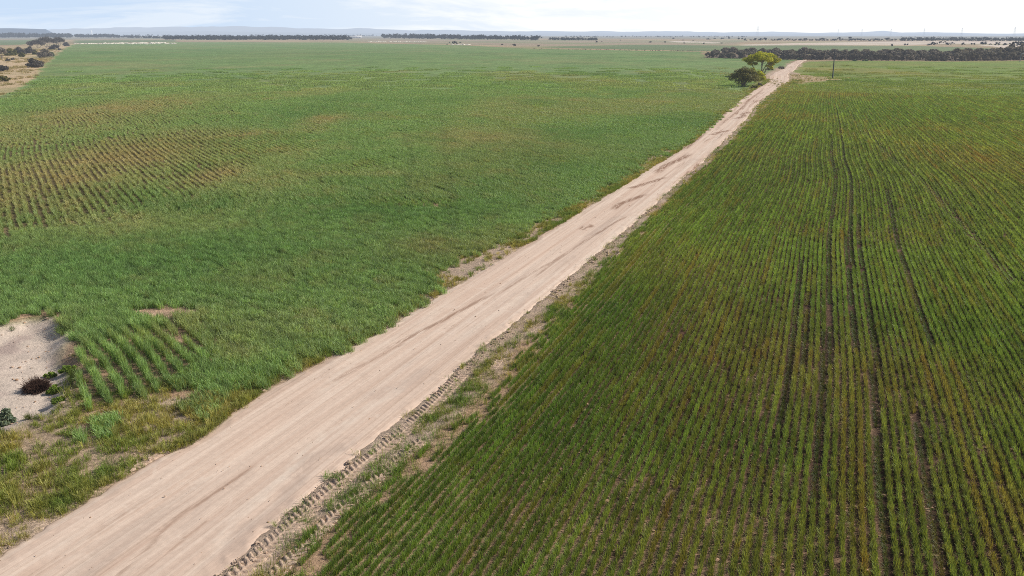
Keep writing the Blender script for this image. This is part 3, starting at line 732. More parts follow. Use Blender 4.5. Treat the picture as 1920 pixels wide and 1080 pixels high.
# ------------------------------------------------------------------ weeds and grass beside the road
def weeds():
    T = [proto_tuft(300 + i, .16, 60, .30, .011, M['grass']) for i in range(5)] + [proto_tuft(320 + i, .10, 34, .42, .012, M['grass'], .3) for i in range(3)] + [proto_tuft(330 + i, .22, 22, .26, .010, M['grass'], .4) for i in range(4)]
    pts = []; tint = []
    kinds = []
    def put(X, Y, p, base, alt, sc0, pr=[.07] * 5 + [.05] * 3 + [.125] * 4):
        k = rng.random(len(X)) < p; X, Y = X[k], Y[k]; n = len(X)
        b = mix(np.broadcast_to(np.array(base), (n, 3)), np.array(alt), np.clip(fbm(X / 1.7, Y / 1.7, 91, 3) * 2 - .55 + rng.normal(0, .15, n), 0, 1)) * rng.uniform(.75, 1.25, n)[:, None]
        pts.append(np.stack([X, Y, height(X, Y), np.full(n, sc0) * rng.uniform(.6, 1.25, n) * (.7 + .6 * fbm(X / 2.3, Y / 2.3, 92, 3))], 1)); tint.append(b); kinds.append(rng.choice(12, n, p=pr))
    # lower-left grass
    n = 52000; X = rng.uniform(-26, 2, n); Y = rng.uniform(10, 42, n)
    s = sd(P_WEED, X, Y)
    d = sstep(.15, -.6, s) * (.10 + .65 * sstep(.38, .62, fbm(X / 1.1, Y / 1.1, 93, 4))) * (1 - .2 * spot(X, Y, 150, 770, 80, 60)) + .3 * spot(X, Y, 120, 900, 170, 60) * (s < -.3)
    put(X, Y, d, (.19, .27, .05), (.42, .38, .12), .85)
    # both edges of the road
    for side, cnt in ((-1, 42000), (1, 80000)):
        V = rng.uniform(6, 240, cnt) ** 1.0; o = rng.exponential(.75 if side < 0 else 1.3, cnt)
        e = uL(V) if side < 0 else uR(V)
        U = e + side * (o - .06)
        X, Y = to_xy(U, V)
        crop = sd(P_LEFT if side < 0 else P_RIGHT, X, Y)
        d = (.10 + .75 * sstep(.45, .66, fbm(V / 2.2, U / .9, 94 + side, 4))) if side < 0 else (.16 + .5 * sstep(.42, .7, fbm(V / 1.6, U / .7, 95, 4))) * sstep(-.7 if side < 0 else -2.6, .1, crop) * np.where(o < .75, .25 if side < 0 else .10, 1.) * (np.abs(X) < Y * .8 + 4)
        # the bare sandy pull-off on the left
        d *= 1 - .85 * (spot(X, Y, 880, 508, 60, 26) if side < 0 else 0)
        pass
        put(X, Y, d, (.16, .25, .05) if side > 0 else (.18, .26, .055), (.40, .35, .12), .72, [.07] * 5 + [.05] * 3 + [.125] * 4 if side < 0 else [.012] * 5 + [.02] * 3 + [.22] * 4)
    # round the two trees and on the strip by the pole
    n = 9000; X = rng.uniform(40, 110, n); Y = rng.uniform(140, 290, n)
    a = np.maximum(spot(X, Y, 1425, 150, 26, 18), .8 * (sd(P_STRIP, X, Y) < 0))
    put(X, Y, np.clip(a, 0, .9), (.18, .2, .06), (.46, .36, .17), 1.2)
    # sparse weeds over the rim of the sand
    n = 5000; X = rng.uniform(-24, -8, n); Y = rng.uniform(18, 36, n); s = sd(P_SAND, X, Y)
    put(X, Y, np.exp(-((s - .1) / .35) ** 2) * sstep(.46, .6, fbm(X / .9, Y / .9, 97, 3)), (.09, .14, .03), (.16, .18, .05), .8)
    P = np.concatenate(pts); t = np.concatenate(tint); n = len(P)
    scatter('grass_weeds', 'yellow-green grass and weeds along the road edges and lower left', T, P[:, :3], rng.uniform(0, 2 * PI, n), np.stack([P[:, 3]] * 3, 1), np.concatenate(kinds), t)
    # dry grass on the far-left paddock
    n = 26000; X = rng.uniform(-420, -60, n); Y = rng.uniform(150, 700, n); ok = (sd(P_VERGE, X, Y) < 0) & (fbm(X / 14, Y / 20, 98, 3) > .46)
    X, Y = X[ok], Y[ok]; n = len(X)
    T2 = [proto_tuft(340 + i, .8, 60, .5, .05, M['grass']) for i in range(3)]
    tt = mix(np.broadcast_to(np.array([.42, .32, .17]), (n, 3)), np.array([.24, .23, .10]), fbm(X / 25, Y / 25, 99, 3))
    scatter('dry_grass', 'dry tan grass on the open ground at the far left', T2, np.stack([X, Y, np.zeros(n)], 1), rng.uniform(0, 6.3, n), np.ones((n, 3)) * rng.uniform(.6, 1.3, (n, 1)), rng.integers(0, 3, n), tt)
weeds()

def clods():
    T = [proto_clod(400 + i, M['clod']) for i in range(4)] + [proto_clod(410 + i, M['track']) for i in range(4)]
    n = 45000; V = rng.uniform(6, 60, n); U = rng.uniform(-8, 26, n); X, Y = to_xy(U, V)
    ok = (sd(P_RIGHT, X, Y) < .3) & (np.abs(X) < Y * .72 + 2) & (rng.random(n) < sstep(60, 20, V) * .8) & (fbm(X / 2, Y / 2, 88, 3) > .42)
    X, Y = X[ok], Y[ok]; s = rng.lognormal(-3.75, .42, len(X))
    m = 7000; V = rng.uniform(6, 110, m); side = rng.random(m) > .4
    o = np.abs(rng.normal(0, .35, m)); U = np.where(side, uR(V) - .05 + o, uL(V) + .05 - o); X2, Y2 = to_xy(U, V); k = fbm(V / 2., side * 9., 89, 3) > .45
    X2, Y2 = X2[k], Y2[k]; s2 = rng.lognormal(-3.95, .5, len(X2))
    m3 = 420; V3 = rng.uniform(8, 70, m3); f3 = rng.random(m3); X3, Y3 = to_xy(uL(V3) + (uR(V3) - uL(V3)) * (.04 + .92 * f3), V3)     # loose stones on the road
    n4 = 900; X4 = rng.uniform(-24, -8, n4); Y4 = rng.uniform(18, 36, n4); k4 = sd(P_SAND, X4, Y4) < .4; X4, Y4 = X4[k4], Y4[k4]
    X2 = np.concatenate([X2, X3, X4]); Y2 = np.concatenate([Y2, Y3, Y4]); s2 = np.concatenate([s2, rng.lognormal(-4.2, .4, m3), rng.lognormal(-3.7, .5, len(X4))])
    idx = np.concatenate([rng.integers(0, 4, len(X)), rng.integers(4, 8, len(X2))]); idx[len(X) + len(X2) - m3 - len(X4):] = rng.integers(0, 8, m3 + len(X4))
    nfield = len(X)
    X, Y, s = np.concatenate([X, X2]), np.concatenate([Y, Y2]), np.clip(np.concatenate([s, s2]), .008, .09); n = len(X)
    scatter('soil_clods', 'crumbly brown soil clods between the crop rows and along the road', T, np.stack([X, Y, s * .2 + height(X, Y) + .02 * (np.arange(n) >= nfield)], 1), rng.uniform(0, 6.3, n), np.stack([s * rng.uniform(.8, 1.4, n), s, s * rng.uniform(.7, 1.1, n)], 1), idx)
clods()

# ------------------------------------------------------------------ trees and bushes
def leaves(r, cen, rad, n, size, up=.35):
    """leaf quads through ellipsoid clumps; cen (k,3), rad (k,3)"""
    k = len(cen); w = (rad[:, 0] * rad[:, 1] + rad[:, 0] * rad[:, 2]); w = w / w.sum()
    ci = r.choice(k, n, p=w)
    d = r.normal(0, 1, (n, 3)); d /= np.linalg.norm(d, axis=1)[:, None]
    q = r.random(n) ** .45
    p = cen[ci] + d * rad[ci] * (q * r.uniform(.8, 1.12, n))[:, None]
    nrm = r.normal(0, 1, (n, 3)) + d * .5; nrm[:, 2] += up * 2
    nrm /= np.linalg.norm(nrm, axis=1)[:, None]
    a = np.cross(nrm, r.normal(0, 1, (n, 3))); a /= np.linalg.norm(a, axis=1)[:, None]; b = np.cross(nrm, a)
    s = size * r.uniform(.6, 1.35, n)[:, None]
    a = a * s; b = b * s * .62
    v = np.stack([p - a * .9, p - b, p + a, p + b], 1).reshape(-1, 3)
    qd = np.arange(n)[:, None] * 4 + np.array([[0, 1, 2, 3]])
    cv = r.random(k)[ci]                                   # light and dark clumps
    lf = np.zeros((n, 4, 3)); lf[:, :, 0] = (.55 * r.random(n) + .45 * cv)[:, None]; lf[:, :, 2] = r.random(n)[:, None]
    return v, qd, lf.reshape(-1, 3)

def umbrella(seed, Hh, W, nst, ncl, nl, size, mat, flat=.22, lean=(0, 0), drop=.34, under=.35):
    """several leaning stems that fork up into a spreading, flat-topped crown"""
    r = np.random.default_rng(seed); tb = Tubes(6)
    cen = []; rad = []; stems = []
    for i in range(nst):
        a = 2 * PI * (i + r.uniform(-.3, .3)) / nst; sp = W * r.uniform(.10, .26)
        top = np.array([math.cos(a) * sp + lean[0] * .5, math.sin(a) * sp + lean[1] * .5, Hh * r.uniform(.42, .58)])
        bse = np.array([math.cos(a) * .06 * W * .4, math.sin(a) * .06 * W * .4, -.1])
        mid = (bse + top) / 2 + r.normal(0, .03 * W, 3) * np.array([1, 1, .3])
        r0 = .028 * Hh * r.uniform(.8, 1.15)
        tb.path([bse, mid * .6 + bse * .4, mid, top], [r0, r0 * .85, r0 * .72, r0 * .5]); stems.append((top, r0))
    for j in range(ncl):
        a = 2.4 * j + r.uniform(-.5, .5); q = math.sqrt((j + .6) / ncl) * .42 * W
        c = np.array([math.cos(a) * q + lean[0], math.sin(a) * q + lean[1], 0])
        c[2] = Hh * (.90 - drop * (q / (.5 * W)) ** 2 + r.uniform(-.07, .05))
        cr = W * r.uniform(.10, .17)
        cen.append(c); rad.append((cr, cr, cr * r.uniform(.38, .58) * flat / .22))
        tp, r0 = min(stems, key=lambda t: np.linalg.norm(t[0] - c))
        m = (tp + c) / 2 + np.array([0, 0, -.03 * Hh]) + r.normal(0, .02 * W, 3)
        tb.path([tp, m, c], [r0 * .48, r0 * .3, r0 * .12], cap=False)
        if r.random() < under:                                # an under-branch with a little leaf
            c2 = c * np.array([.8, .8, 1]) - np.array([0, 0, Hh * r.uniform(.15, .28)]); cen.append(c2); rad.append((cr * .5, cr * .5, cr * .3)); tb.path([m, c2], [r0 * .2, r0 * .08], cap=False)
    v, q, lf = leaves(r, np.array(cen), np.array(rad), nl, size)
    return tb.mesh('trunk', M['bark']), mesh_np('crown', v, quads=q, mat=mat, leaf=lf)

def dome(seed, Hh, W, ncl, nl, size, mat, gap=.12, stem=True, twig=False):
    """bushy, rounded crown of uneven clumps that reaches nearly to the ground"""
    r = np.random.default_rng(seed); tb = Tubes(6); cen = []; rad = []
    for j in range(ncl):
        a = r.uniform(0, 2 * PI); q = math.sqrt(r.random()) * .40 * W
        zt = Hh * (.93 - .50 * (q / (.42 * W)) ** 2 * r.uniform(.7, 1.2))
        c = np.array([math.cos(a) * q, math.sin(a) * q, r.uniform(gap * Hh + .1 * Hh, max(zt, .3 * Hh))]); cr = W * r.uniform(.10, .19)
        cen.append(c); rad.append((cr, cr, cr * r.uniform(.55, .9)))
        rt = .022 * Hh
        m = np.array([c[0] * .35, c[1] * .35, c[2] * .5]) + r.normal(0, .03 * W, 3)
        tb.path([(c[0] * .08, c[1] * .08, -.1), m, c], [rt, rt * .7, rt * .2], cap=False)
        if twig and r.random() < .5:
            tb.path([c, c + np.array([r.normal(0, .05 * W), r.normal(0, .05 * W), Hh * r.uniform(.15, .3)])], [rt * .3, rt * .1], cap=False)
    cen = np.array(cen); rad = np.array(rad); cen[:, 2] = np.maximum(cen[:, 2], rad[:, 2] * .75)
    v, q, lf = leaves(r, cen, rad, nl, size)
    v[:, 2] = np.maximum(v[:, 2], .0)
    return tb.mesh('trunk', M['bark']), mesh_np('crown', v, quads=q, mat=mat, leaf=lf)

def tree(name, label, cat, x, y, meshes, group=None, rot=0, sc=(1, 1, 1)):
    o = empty(name, x, y, 0, rot); o.scale = sc; tag(o, label, cat, group)
    obj('trunk', meshes[0], o); obj('crown', meshes[1], o)
    return o
def ppm(y):      # pixels per metre at ground row y
    return (F * SP + (y - 540) * CP) / H

# the two trees beside the road
x, y = G(1424, 144); sz = ppm(144)
tree('eucalypt_tree', 'tall spreading tree with sunlit yellow-green flat crown left of the road', 'tree', x, y, umbrella(5, 44 / sz, 68 / sz, 6, 24, 17000, .15, M['eucalypt'], .25, (.4, 0), .36, .55), rot=.4)
x, y = G(1394, 162); sz = ppm(162)
tree('roadside_tree', 'smaller dark dense tree in front of the tall yellow-green tree', 'tree', x, y, dome(8, 34 / sz, 56 / sz, 24, 9000, .13, M['darkleaf'], .24), rot=1.1)
tree('roadside_tree', 'low bushy yellow-green tree between the dark tree and the tall tree', 'tree', *G(1418, 151), dome(19, 26 / ppm(151), 34 / ppm(151), 22, 5000, .15, M['eucalypt'], .06), rot=2)
for (px, py, w, h, lb, mt) in [(1413, 166, 13, 8, 'small brown bush at the road edge below the dark tree', 'darkleaf'), (1443, 131.5, 17, 7, 'low dark bush right of the tall tree beside the road', 'darkleaf'), (1465, 129, 13, 5, 'flat brown bush on the road edge nearest the far bend', 'greyleaf'), (1431, 149.5, 9, 5, 'tiny dark shrub on the weedy ground right of the tree trunk', 'darkleaf'), (1425, 161, 11, 5, 'low green-brown shrub on the verge beside the widening of the road', 'greyleaf')]:
    s = ppm(py); tr, cr = dome(int(px), h / s, w / s, 9, 1200, .13, M[mt], .0)
    tree('roadside_bush', lb, 'bush', *G(px, py), (tr, cr), 'bushes beside the road')

# small bushes on the sand at the lower left
def twigball(seed, R_, n, mat):
    r = np.random.default_rng(seed); tb = Tubes(4)
    for i in range(n):
        d = r.normal(0, 1, 3); d[2] = abs(d[2]) * .8 + .05; d /= np.linalg.norm(d); L = R_ * r.uniform(.8, 1.02)
        b = np.array([r.normal(0, .15 * R_), r.normal(0, .15 * R_), .0]); m = b + d * L * .55 + r.normal(0, .09 * R_, 3); e = b + d * L * np.array([1, 1, .95]) + r.normal(0, .05 * R_, 3)
        m[2] = max(m[2], .02); e[2] = max(e[2], .02)
        tb.path([b, m, e], [.012, .008, .003], cap=False)
        for _ in range(2):
            e2 = m + (d + r.normal(0, .6, 3)) * L * .38; e2[2] = max(e2[2], .02); tb.path([m, e2], [.006, .003], cap=False)
    return tb.mesh('dead_bush', mat)
x, y = G(67, 718); zg = float(height(np.array([x]), np.array([y]))[0])
o = obj('dead_bush', twigball(3, .43, 800, M['twig'])); o.location = (x, y, zg); tag(o, 'round dark brown dead bush on the pale sand', 'bush')
def small_plant(name, label, px, py, w, h, mat, seed, size, n, cat='bush'):
    x, y = G(px, py); s = ppm(py); zg = float(height(np.array([x]), np.array([y]))[0])
    o = empty(name, x, y, zg); tag(o, label, cat); tr, cr = dome(seed, h / s, w / s, 14, n, size, M[mat], .0)
    obj('stem', tr, o); obj('foliage', cr, o)
small_plant('saltbush', 'grey-green rounded shrub on the sand at the left frame edge', 10, 783, 48, 30, 'saltbush', 61, .035, 4200)
small_plant('weed_plant', 'bright green leafy weed right beside the dead brown bush', 101, 722, 32, 18, 'weedleaf', 62, .03, 2600, 'plant')
small_plant('weed_plant', 'darker green weed patch at the shaded edge of the tall crop', 128, 694, 34, 16, 'weedleaf', 63, .03, 2200, 'plant')
small_plant('weed_plant', 'small green weed on the sand rim nearest the road', 112, 752, 30, 12, 'weedleaf', 64, .03, 1800, 'plant')
small_plant('weed_plant', 'low green weed above the bright weed by the sand', 93, 694, 24, 10, 'weedleaf', 65, .03, 1500, 'plant')

# scattered trees at the far left
LT = [  # px, base py, width, height, style, material, label
    (88, 89, 27, 15, 'u', 'scrub', 'broad dark flat-topped tree, tallest of the far left clump'),
    (110, 88, 22, 14, 'u', 'scrub', 'wide dark tree next to the right end of the far left clump'),
    (124, 86.5, 13, 6, 'd', 'scrub', 'low dark bush at the right tip of the far left clump'),
    (72, 90.5, 26, 11, 'u', 'scrub', 'dark spreading tree left of the tallest tree in the clump'),
    (58, 90, 13, 10, 'u', 'greyleaf', 'thin-crowned tree poking above the clump near the green paddock'),
    (101, 93, 18, 9, 'd', 'scrub', 'dark round bush in front of the tallest far left tree'),
    (112, 94, 6, 3.4, 'd', 'scrub', 'tiny dark bush on pale ground at the green field edge'),
    (57, 100, 17, 10, 'd', 'scrub', 'dense dark bush in the middle of the clump above the tan grass'),
    (37, 102, 21, 13, 'd', 'scrub', 'dark green bushy tree second from the left in the clump'),
    (20, 104.5, 22, 12, 'd', 'darkleaf', 'dark green low bushy tree beside the grey tree'),
    (4, 110, 16, 17, 'u', 'greyleaf', 'grey sparse tree leaving the frame at the left'),
    (42, 107, 11, 7, 'd', 'darkleaf', 'small dark green round bush in front of the clump'),
    (84, 108, 25, 13, 'd', 'greyleaf', 'grey spreading bush nearest the green field in the clump'),
    (96, 106, 10, 7, 'd', 'saltbush', 'green bush touching the right side of the grey spreading bush'),
    (68, 102, 11, 5, 'd', 'darkleaf', 'low green-brown bush between the dense bush and the grey bush'),
    (15, 115, 8, 4.5, 'd', 'scrub', 'little dark shrub, left of a pair on the tan grass'),
    (24.5, 112.5, 6, 4, 'd', 'greyleaf', 'little brown shrub, right of a pair on the tan grass'),
    (66, 126.5, 29, 12.5, 't', 'scrub', 'lone dark wide bush with bare twigs on top by the field edge'),
    (4, 133.5, 20, 8.5, 'd', 'scrub', 'dark bush at the left frame edge above the lowest shrub'),
    (10, 152.5, 18, 9, 't', 'darkleaf', 'lowest brown-green shrub on the tan grass at the far left'),
]
for i, (px, py, w, h, st, mt, lb) in enumerate(LT):
    s = ppm(py); w *= 1.15 / s; h *= 1.2 / s
    ms = umbrella(500 + i, h, w, 4, 22, 4200, .32, M[mt], .42) if st == 'u' else dome(500 + i, h, w, 24, 3600, .27 if w > 3 else .12, M[mt], .03, twig=(st == 't'))
    tree('scrub_tree' if st == 'u' else 'scrub_bush', lb, 'tree' if st == 'u' else 'bush', *G(px, py), ms, 'scrub at the far left', rot=i * 1.3)

# the dense scrub belt across the end of the road
BELT = [umbrella(600 + i, 5.2, 6.2, 5, 20, 2300, .30, M['mallee'], .42) for i in range(3)] + [dome(610 + i, 4.6, 5.6, 22, 2000, .30, M['mallee'], .05) for i in range(3)] + [umbrella(620 + i, 5.4, 6.4, 5, 16, 1800, .30, M['greyleaf'], .30) for i in range(2)]
def belt():
    r = np.random.default_rng(77); GR = 'mallee scrub belt'
    special = {0: 'dark mallee tree at the left end of the scrub belt'}
    k = 0
    rows = [(0., 1328, 1980, 9.5, .68), (7, 1334, 1990, 11, .76), (16, 1346, 2000, 12.5, .84), (28, 1362, 2000, 14, .92)]
    lab = ['dark low mallee in the front row of the scrub belt, foot in the field edge', 'mallee crown behind the front row of the scrub belt', 'mallee crown in the rear rows showing at the top of the scrub belt', 'mallee crown in the rear rows showing at the top of the scrub belt']
    for ri, (dep, xa, xb, st, sc) in enumerate(rows):
        x = xa
        while x < xb:
            base = np.interp(x, [1322, 1400, 1500, 1620, 1780, 1920], [108.5, 110.2, 112.2, 113.3, 114.6, 113.0])
            g = G(x + r.uniform(-3, 3), base); g = g * (1 + dep / np.linalg.norm(g)) + r.normal(0, .7, 2)
            s = sc * r.uniform(.78, 1.14) * (.92 if x < 1480 else 1.0) * (1.12 if x > 1840 else 1)
            m = BELT[r.integers(0, 3) + (3 if (ri < 2 and r.random() < .8) else 0)] if r.random() < .8 else BELT[6 + r.integers(0, 2)]
            if not (ri == 0 and 1700 < x < 1735):
                lb = special.get(k, lab[ri]) if ri == 0 else lab[ri]
                tree('mallee_tree', lb, 'tree', *g, m, GR, r.uniform(0, 6.28), (s, s, s * r.uniform(.85, 1.1))); k += 1
            x += st * r.uniform(.75, 1.25)
    for px, py, w, h, lb in [(1500, 112.5, 12, 4, 'low rusty bush where the road meets the scrub belt'), (1602, 114.4, 9, 3, 'pale green low bush at the foot of the belt, left of a pair'), (1622, 114.5, 11, 3, 'pale green low bush at the foot of the belt, right of a pair')]:
        tree('scrub_bush', lb, 'bush', *G(px, py), dome(int(px), h / ppm(py), w / ppm(py), 9, 900, .16, M['saltbush'], 0))
    tree('mallee_tree', 'slender tree standing up above the scrub belt near the right frame edge', 'tree', *(G(1893, 112) * 1.1), umbrella(641, 8.0, 3.4, 3, 9, 1200, .26, M['mallee'], .6))
    tree('mallee_tree', 'tallest dark tree of the belt at the right frame edge', 'tree', *(G(1914, 112) * 1.05), dome(642, 8.2, 7.5, 26, 2600, .3, M['mallee'], .05))
belt()

# far single bushes
FB = [dome(650 + i, 1, 1.45, 12, 420, .11, M['farwood'], .02) for i in range(3)]
FU = [umbrella(660 + i, 1, 1.25, 3, 9, 420, .09, M['farwood'], .32) for i in range(2)]
def far_bush(px, py, w, h, lb, grp, tall=False, i=[0]):
    i[0] += 1; s = ppm(py); pr = (FU if tall else FB)[i[0] % (2 if tall else 3)]
    o = obj('far_tree' if tall else 'far_bush', pr[1]); x, y = G(px, py); o.location = (x, y, 0); o.rotation_euler = (0, 0, i[0] * 1.7)
    o.scale = (w / s / 1.35, w / s / 1.35, h / s); tag(o, lb, 'tree' if tall else 'bush', grp)
g1 = 'single bushes beyond the far edge of the left field'
for a in [(843, 80.2, 4, 2, 'tiny bush left of the darkest bush on the brown rise'), (853, 82, 10, 5.5, 'darkest round bush on the brown rise beyond the left field'), (863, 80.4, 4.5, 2.2, 'tiny bush right of the darkest bush on the brown rise'), (941, 84.8, 5, 3, 'small bush left of a pair at the far field edge'), (964, 86, 8, 4.2, 'round dark bush, right of a pair at the far field edge'), (1009, 87.4, 5.5, 4, 'single upright dark bush at the far field edge'), (838, 83.6, 4, 1.6, 'lowest tiny bush on the field boundary below the darkest bush')]:
    far_bush(*a, g1)
g2 = 'bushes scattered on the brown land in the middle distance'
for a in [(1118, 79.5, 5.5, 3.4), (1128, 79, 3, 1.6), (1163, 76, 3, 1.6), (1219, 80, 5, 3.2), (1247, 80, 4.5, 3), (1283, 81.6, 5, 2.4), (1320, 82.2, 5, 2.6), (1353, 81.8, 4.5, 2.4), (1263, 73, 5, 2.6), (1328, 74, 8, 2.5), (1340, 73.4, 5, 2.6), (1354, 73.5, 8, 3.2), (1367, 72.8, 4, 4.2), (1280, 76, 4, 1.8), (1299, 77, 4, 1.6)]:
    far_bush(*a, 'small dark bush on the brown land beyond the field, left of the scrub belt', g2)
g3 = 'bushes standing on the pale paddock at the right'
for a in [(1672, 86.4, 5.5, 4.6, 'upright dark bush alone at the left on the far green strip'), (1698, 85, 9, 4, 'flat dark bush at the left of the pale paddock bushes'), (1740, 85.2, 7, 3.6, 'low bush left of the grey tree group on the pale paddock'), (1748, 84, 10, 6, 'dark tree in the grey tree group on the pale paddock', ), (1756, 83, 5, 3.6, 'small round bush within the grey tree group'), (1763, 84, 7, 6.4, 'tall open tree within the grey tree group'), (1771, 83, 7, 5.4, 'pale open tree right of the tall one in the grey group'), (1778, 84.5, 10, 5.4, 'wide dark bush at the right of the grey tree group'), (1787, 82, 8, 3, 'thin bush just right of the grey tree group'), (1806, 83.8, 9, 4.4, 'dark bush between the grey group and the sand'), (1825, 84, 9, 4.2, 'round dark bush left of the pale sand scar'), (1845, 83.2, 15, 5.4, 'wide leaning bush on the pale sand scar'), (1857, 84, 6, 2.6, 'small low bush on the pale sand scar'), (1869, 85.4, 11, 7.4, 'tall dark bush on the pale sand scar'), (1883.5, 85, 9, 4.6, 'squarish dark bush on the pale sand scar'), (1893, 82.6, 4, 2.4, 'smallest bush at the right of the sand scar'), (1908, 86, 18, 10, 'large bushy clump at the right end of the sand scar')]:
    far_bush(*a, g3, tall=('tree' in a[4] and 'open' in a[4]))
g4 = 'trees along the far paddock line at the right'
for px, w, h in [(1385, 5, 6), (1391, 4, 5), (1573, 8, 7), (1593, 8, 7.5), (1613, 7, 4), (1637, 12, 4), (1664, 12, 6), (1416, 6, 5), (1434, 8, 6), (1466, 5, 4.6), (1510, 9, 5), (1541, 10, 5.5)]:
    far_bush(px, 76.6, w, h, 'dark tree standing in the thin far tree line beyond the pale paddock', g4, tall=True)

# woods so far off that they read as one mass
def wood(name, label, x0, x1, y0, y1, h, n, depth, seed, wob=.35, mat='farwood', size=None, dens=None):
    r = np.random.default_rng(seed)
    t = r.random(n); px = x0 + (x1 - x0) * t; py = y0 + (y1 - y0) * t
    if dens is not None:
        k = r.random(n) < np.interp(px, *dens); px, py = px[k], py[k]; n = len(px)
    cen = []; rad = []
    for i in range(n):
        s = ppm(py[i]); g = G(px[i], py[i]); g = g * (1 + depth * r.random() / np.linalg.norm(g))
        hh = h / s * r.uniform(1 - wob, 1 + wob * .6); w = hh * r.uniform(.45, .75)
        for q in range(2):
            cen.append((g[0] + r.normal(0, w * .5), g[1] + r.normal(0, w * .5), hh * r.uniform(.30, .78))); rad.append((w * .7, w * .7, hh * .30))
    sz = (h / ppm((y0 + y1) / 2)) * .17
    v, q, lf = leaves(r, np.array(cen), np.array(rad), n * 34, sz, .2)
    v[:, 2] = np.maximum(v[:, 2], 0)
    tag(obj(name, mesh_np(name, v, quads=q, mat=M[mat], leaf=lf)), label, kind='stuff')
wood('far_wood', 'dark blue-grey wood along the skyline at the far left', -60, 134, 70.6, 70.9, 8, 300, 200, 901)
wood('far_wood', 'dark wood right of the far track gap on the left', 144, 224, 70.4, 70.8, 6, 150, 150, 902)
wood('far_wood', 'broken dark scrub behind the pale rubble on the left', 222, 320, 71, 73, 4.5, 120, 200, 903)
wood('far_wood', 'long dark wood beyond the left field', 310, 655, 75, 75.4, 8, 640, 180, 904, .3, dens=([300, 560, 655], [1, 1, .45]))
wood('far_wood', 'wood on the brown rise in the middle distance', 715, 1010, 72, 76, 8, 420, 160, 905, .4, dens=([715, 730, 780, 1010], [.8, .5, 1, .8]))
wood('far_wood', 'small dark wood right of the brown rise', 1030, 1120, 75.8, 76.2, 5, 130, 150, 906)
wood('far_wood', 'thin dark tree line beyond the pale paddock', 1395, 1700, 76.6, 77, 3.6, 240, 120, 907, .6)
wood('far_wood', 'dark tree line beyond the pale paddock at the right', 1690, 2050, 77, 77.6, 6, 380, 150, 908, .5)
wood('far_wood', 'faint hazy trees on the plain below the far hills', 230, 720, 68, 68.4, 3, 260, 500, 909, .6)
wood('far_wood', 'faint hazy trees on the plain in the far right distance', 1060, 1400, 70, 70.2, 2.4, 160, 400, 910, .6)
wood('far_wood', 'scattered faint scrub on the far right plain', 1690, 1990, 71.5, 72, 2.2, 130, 500, 911, .6)
wood('low_scrub', 'low brown scrub along the boundary of the far green strip', 1000, 1330, 92.5, 97, 1.7, 210, 12, 912, .6, 'greyleaf', dens=([1000, 1330], [.7, 1]))

# ------------------------------------------------------------------ poles, pylons, sheds, rubble
def bar(tb, a, b, r): tb.path([a, b], [r, r])
def power_pole(px, py, hpx, label, lean, rot, arm=1.1, rad=.17, down=0):
    x, y = G(px, py); s = ppm(py); h = hpx / s
    o = empty('power_pole', x, y, 0, rot); o.rotation_euler = (0, lean, 0); tag(o, label, 'pole')
    t = Tubes(6); t.path([(0, 0, -.4), (0, 0, h * .5), (0, 0, h)], [rad, rad * .85, rad * .62]); obj('pole', t.mesh('pole', M['pole']), o)
    t = Tubes(4); bar(t, (-arm, -.12, h - .55), (arm, -.12, h - .55), .08); ca = obj('crossarm', t.mesh('crossarm', M['pole']), o)
    for q in (-.92, 0, .92):
        t = Tubes(6); z0 = h - .48 if q else h
        t.path([(q * arm, -.12 if q else 0, z0), (q * arm, -.12 if q else 0, z0 + .1), (q * arm, -.12 if q else 0, z0 + .16), (q * arm, -.12 if q else 0, z0 + .26)], [.03, .03, .07, .04]); obj('insulator', t.mesh('insulator', M['porcelain']), o)
power_pole(1561, 147.5, 53, 'tall dark timber power pole standing in the right field', -.035, 0)
x, y = G(1912, 116.5); o = empty('power_pole', x, y); tag(o, 'short thin grey pole with side arm before the belt at the right frame edge', 'pole')
t = Tubes(6); t.path([(0, 0, -.3), (0, 0, 2), (0.05, 0, 3.7)], [.10, .09, .08]); obj('pole', t.mesh('pole', M['steel']), o)
t = Tubes(4); bar(t, (-.1, 0, 3.62), (2.2, 0, 3.75), .06); obj('crossarm', t.mesh('crossarm', M['steel']), o)

def pylon_meshes(h):
    t = Tubes(4); b = h * .11
    for sx in (-1, 1):
        for sy in (-1, 1): bar(t, (sx * b, sy * b, 0), (sx * b * .12, sy * b * .12, h), .16)
    for k in range(6):
        z0, z1 = h * k / 6, h * (k + 1) / 6; w0, w1 = b * (1 - .88 * k / 6), b * (1 - .88 * (k + 1) / 6)
        for s in (-1, 1):
            bar(t, (-w0, s * w0, z0), (w1, s * w1, z1), .08); bar(t, (s * w0, -w0, z0), (s * w1, w1, z1), .08)
    a = Tubes(4)
    for z, w in ((.74, .19), (.86, .16), (.97, .10)): bar(a, (-h * w, 0, h * z), (h * w, 0, h * z), .14)
    return t.mesh('lattice', M['steel']), a.mesh('crossarm', M['steel'])
PM = pylon_meshes(38)
for px, dist, lb in [(1417, 3000, 'tallest hazy pylon on the skyline above the flat-topped tree'), (1567, 4600, 'faint pylon in front of the highest far hill'), (1611, 4400, 'faint pylon just right of the highest far hill'), (1665, 4300, 'faint pylon between the far hill and the tree line'), (1727, 4000, 'faint pylon left of the pale paddock bushes'), (1797, 3700, 'hazy pylon above the middle of the pale paddock'), (1895, 3300, 'hazy pylon near the right frame edge')]:
    g = G(px, 100); g = g / g[1] * dist
    o = empty('power_pylon', g[0], g[1], 0, .5); tag(o, lb, 'pylon', 'pylons along the skyline'); obj('lattice', PM[0], o); obj('crossarm', PM[1], o)

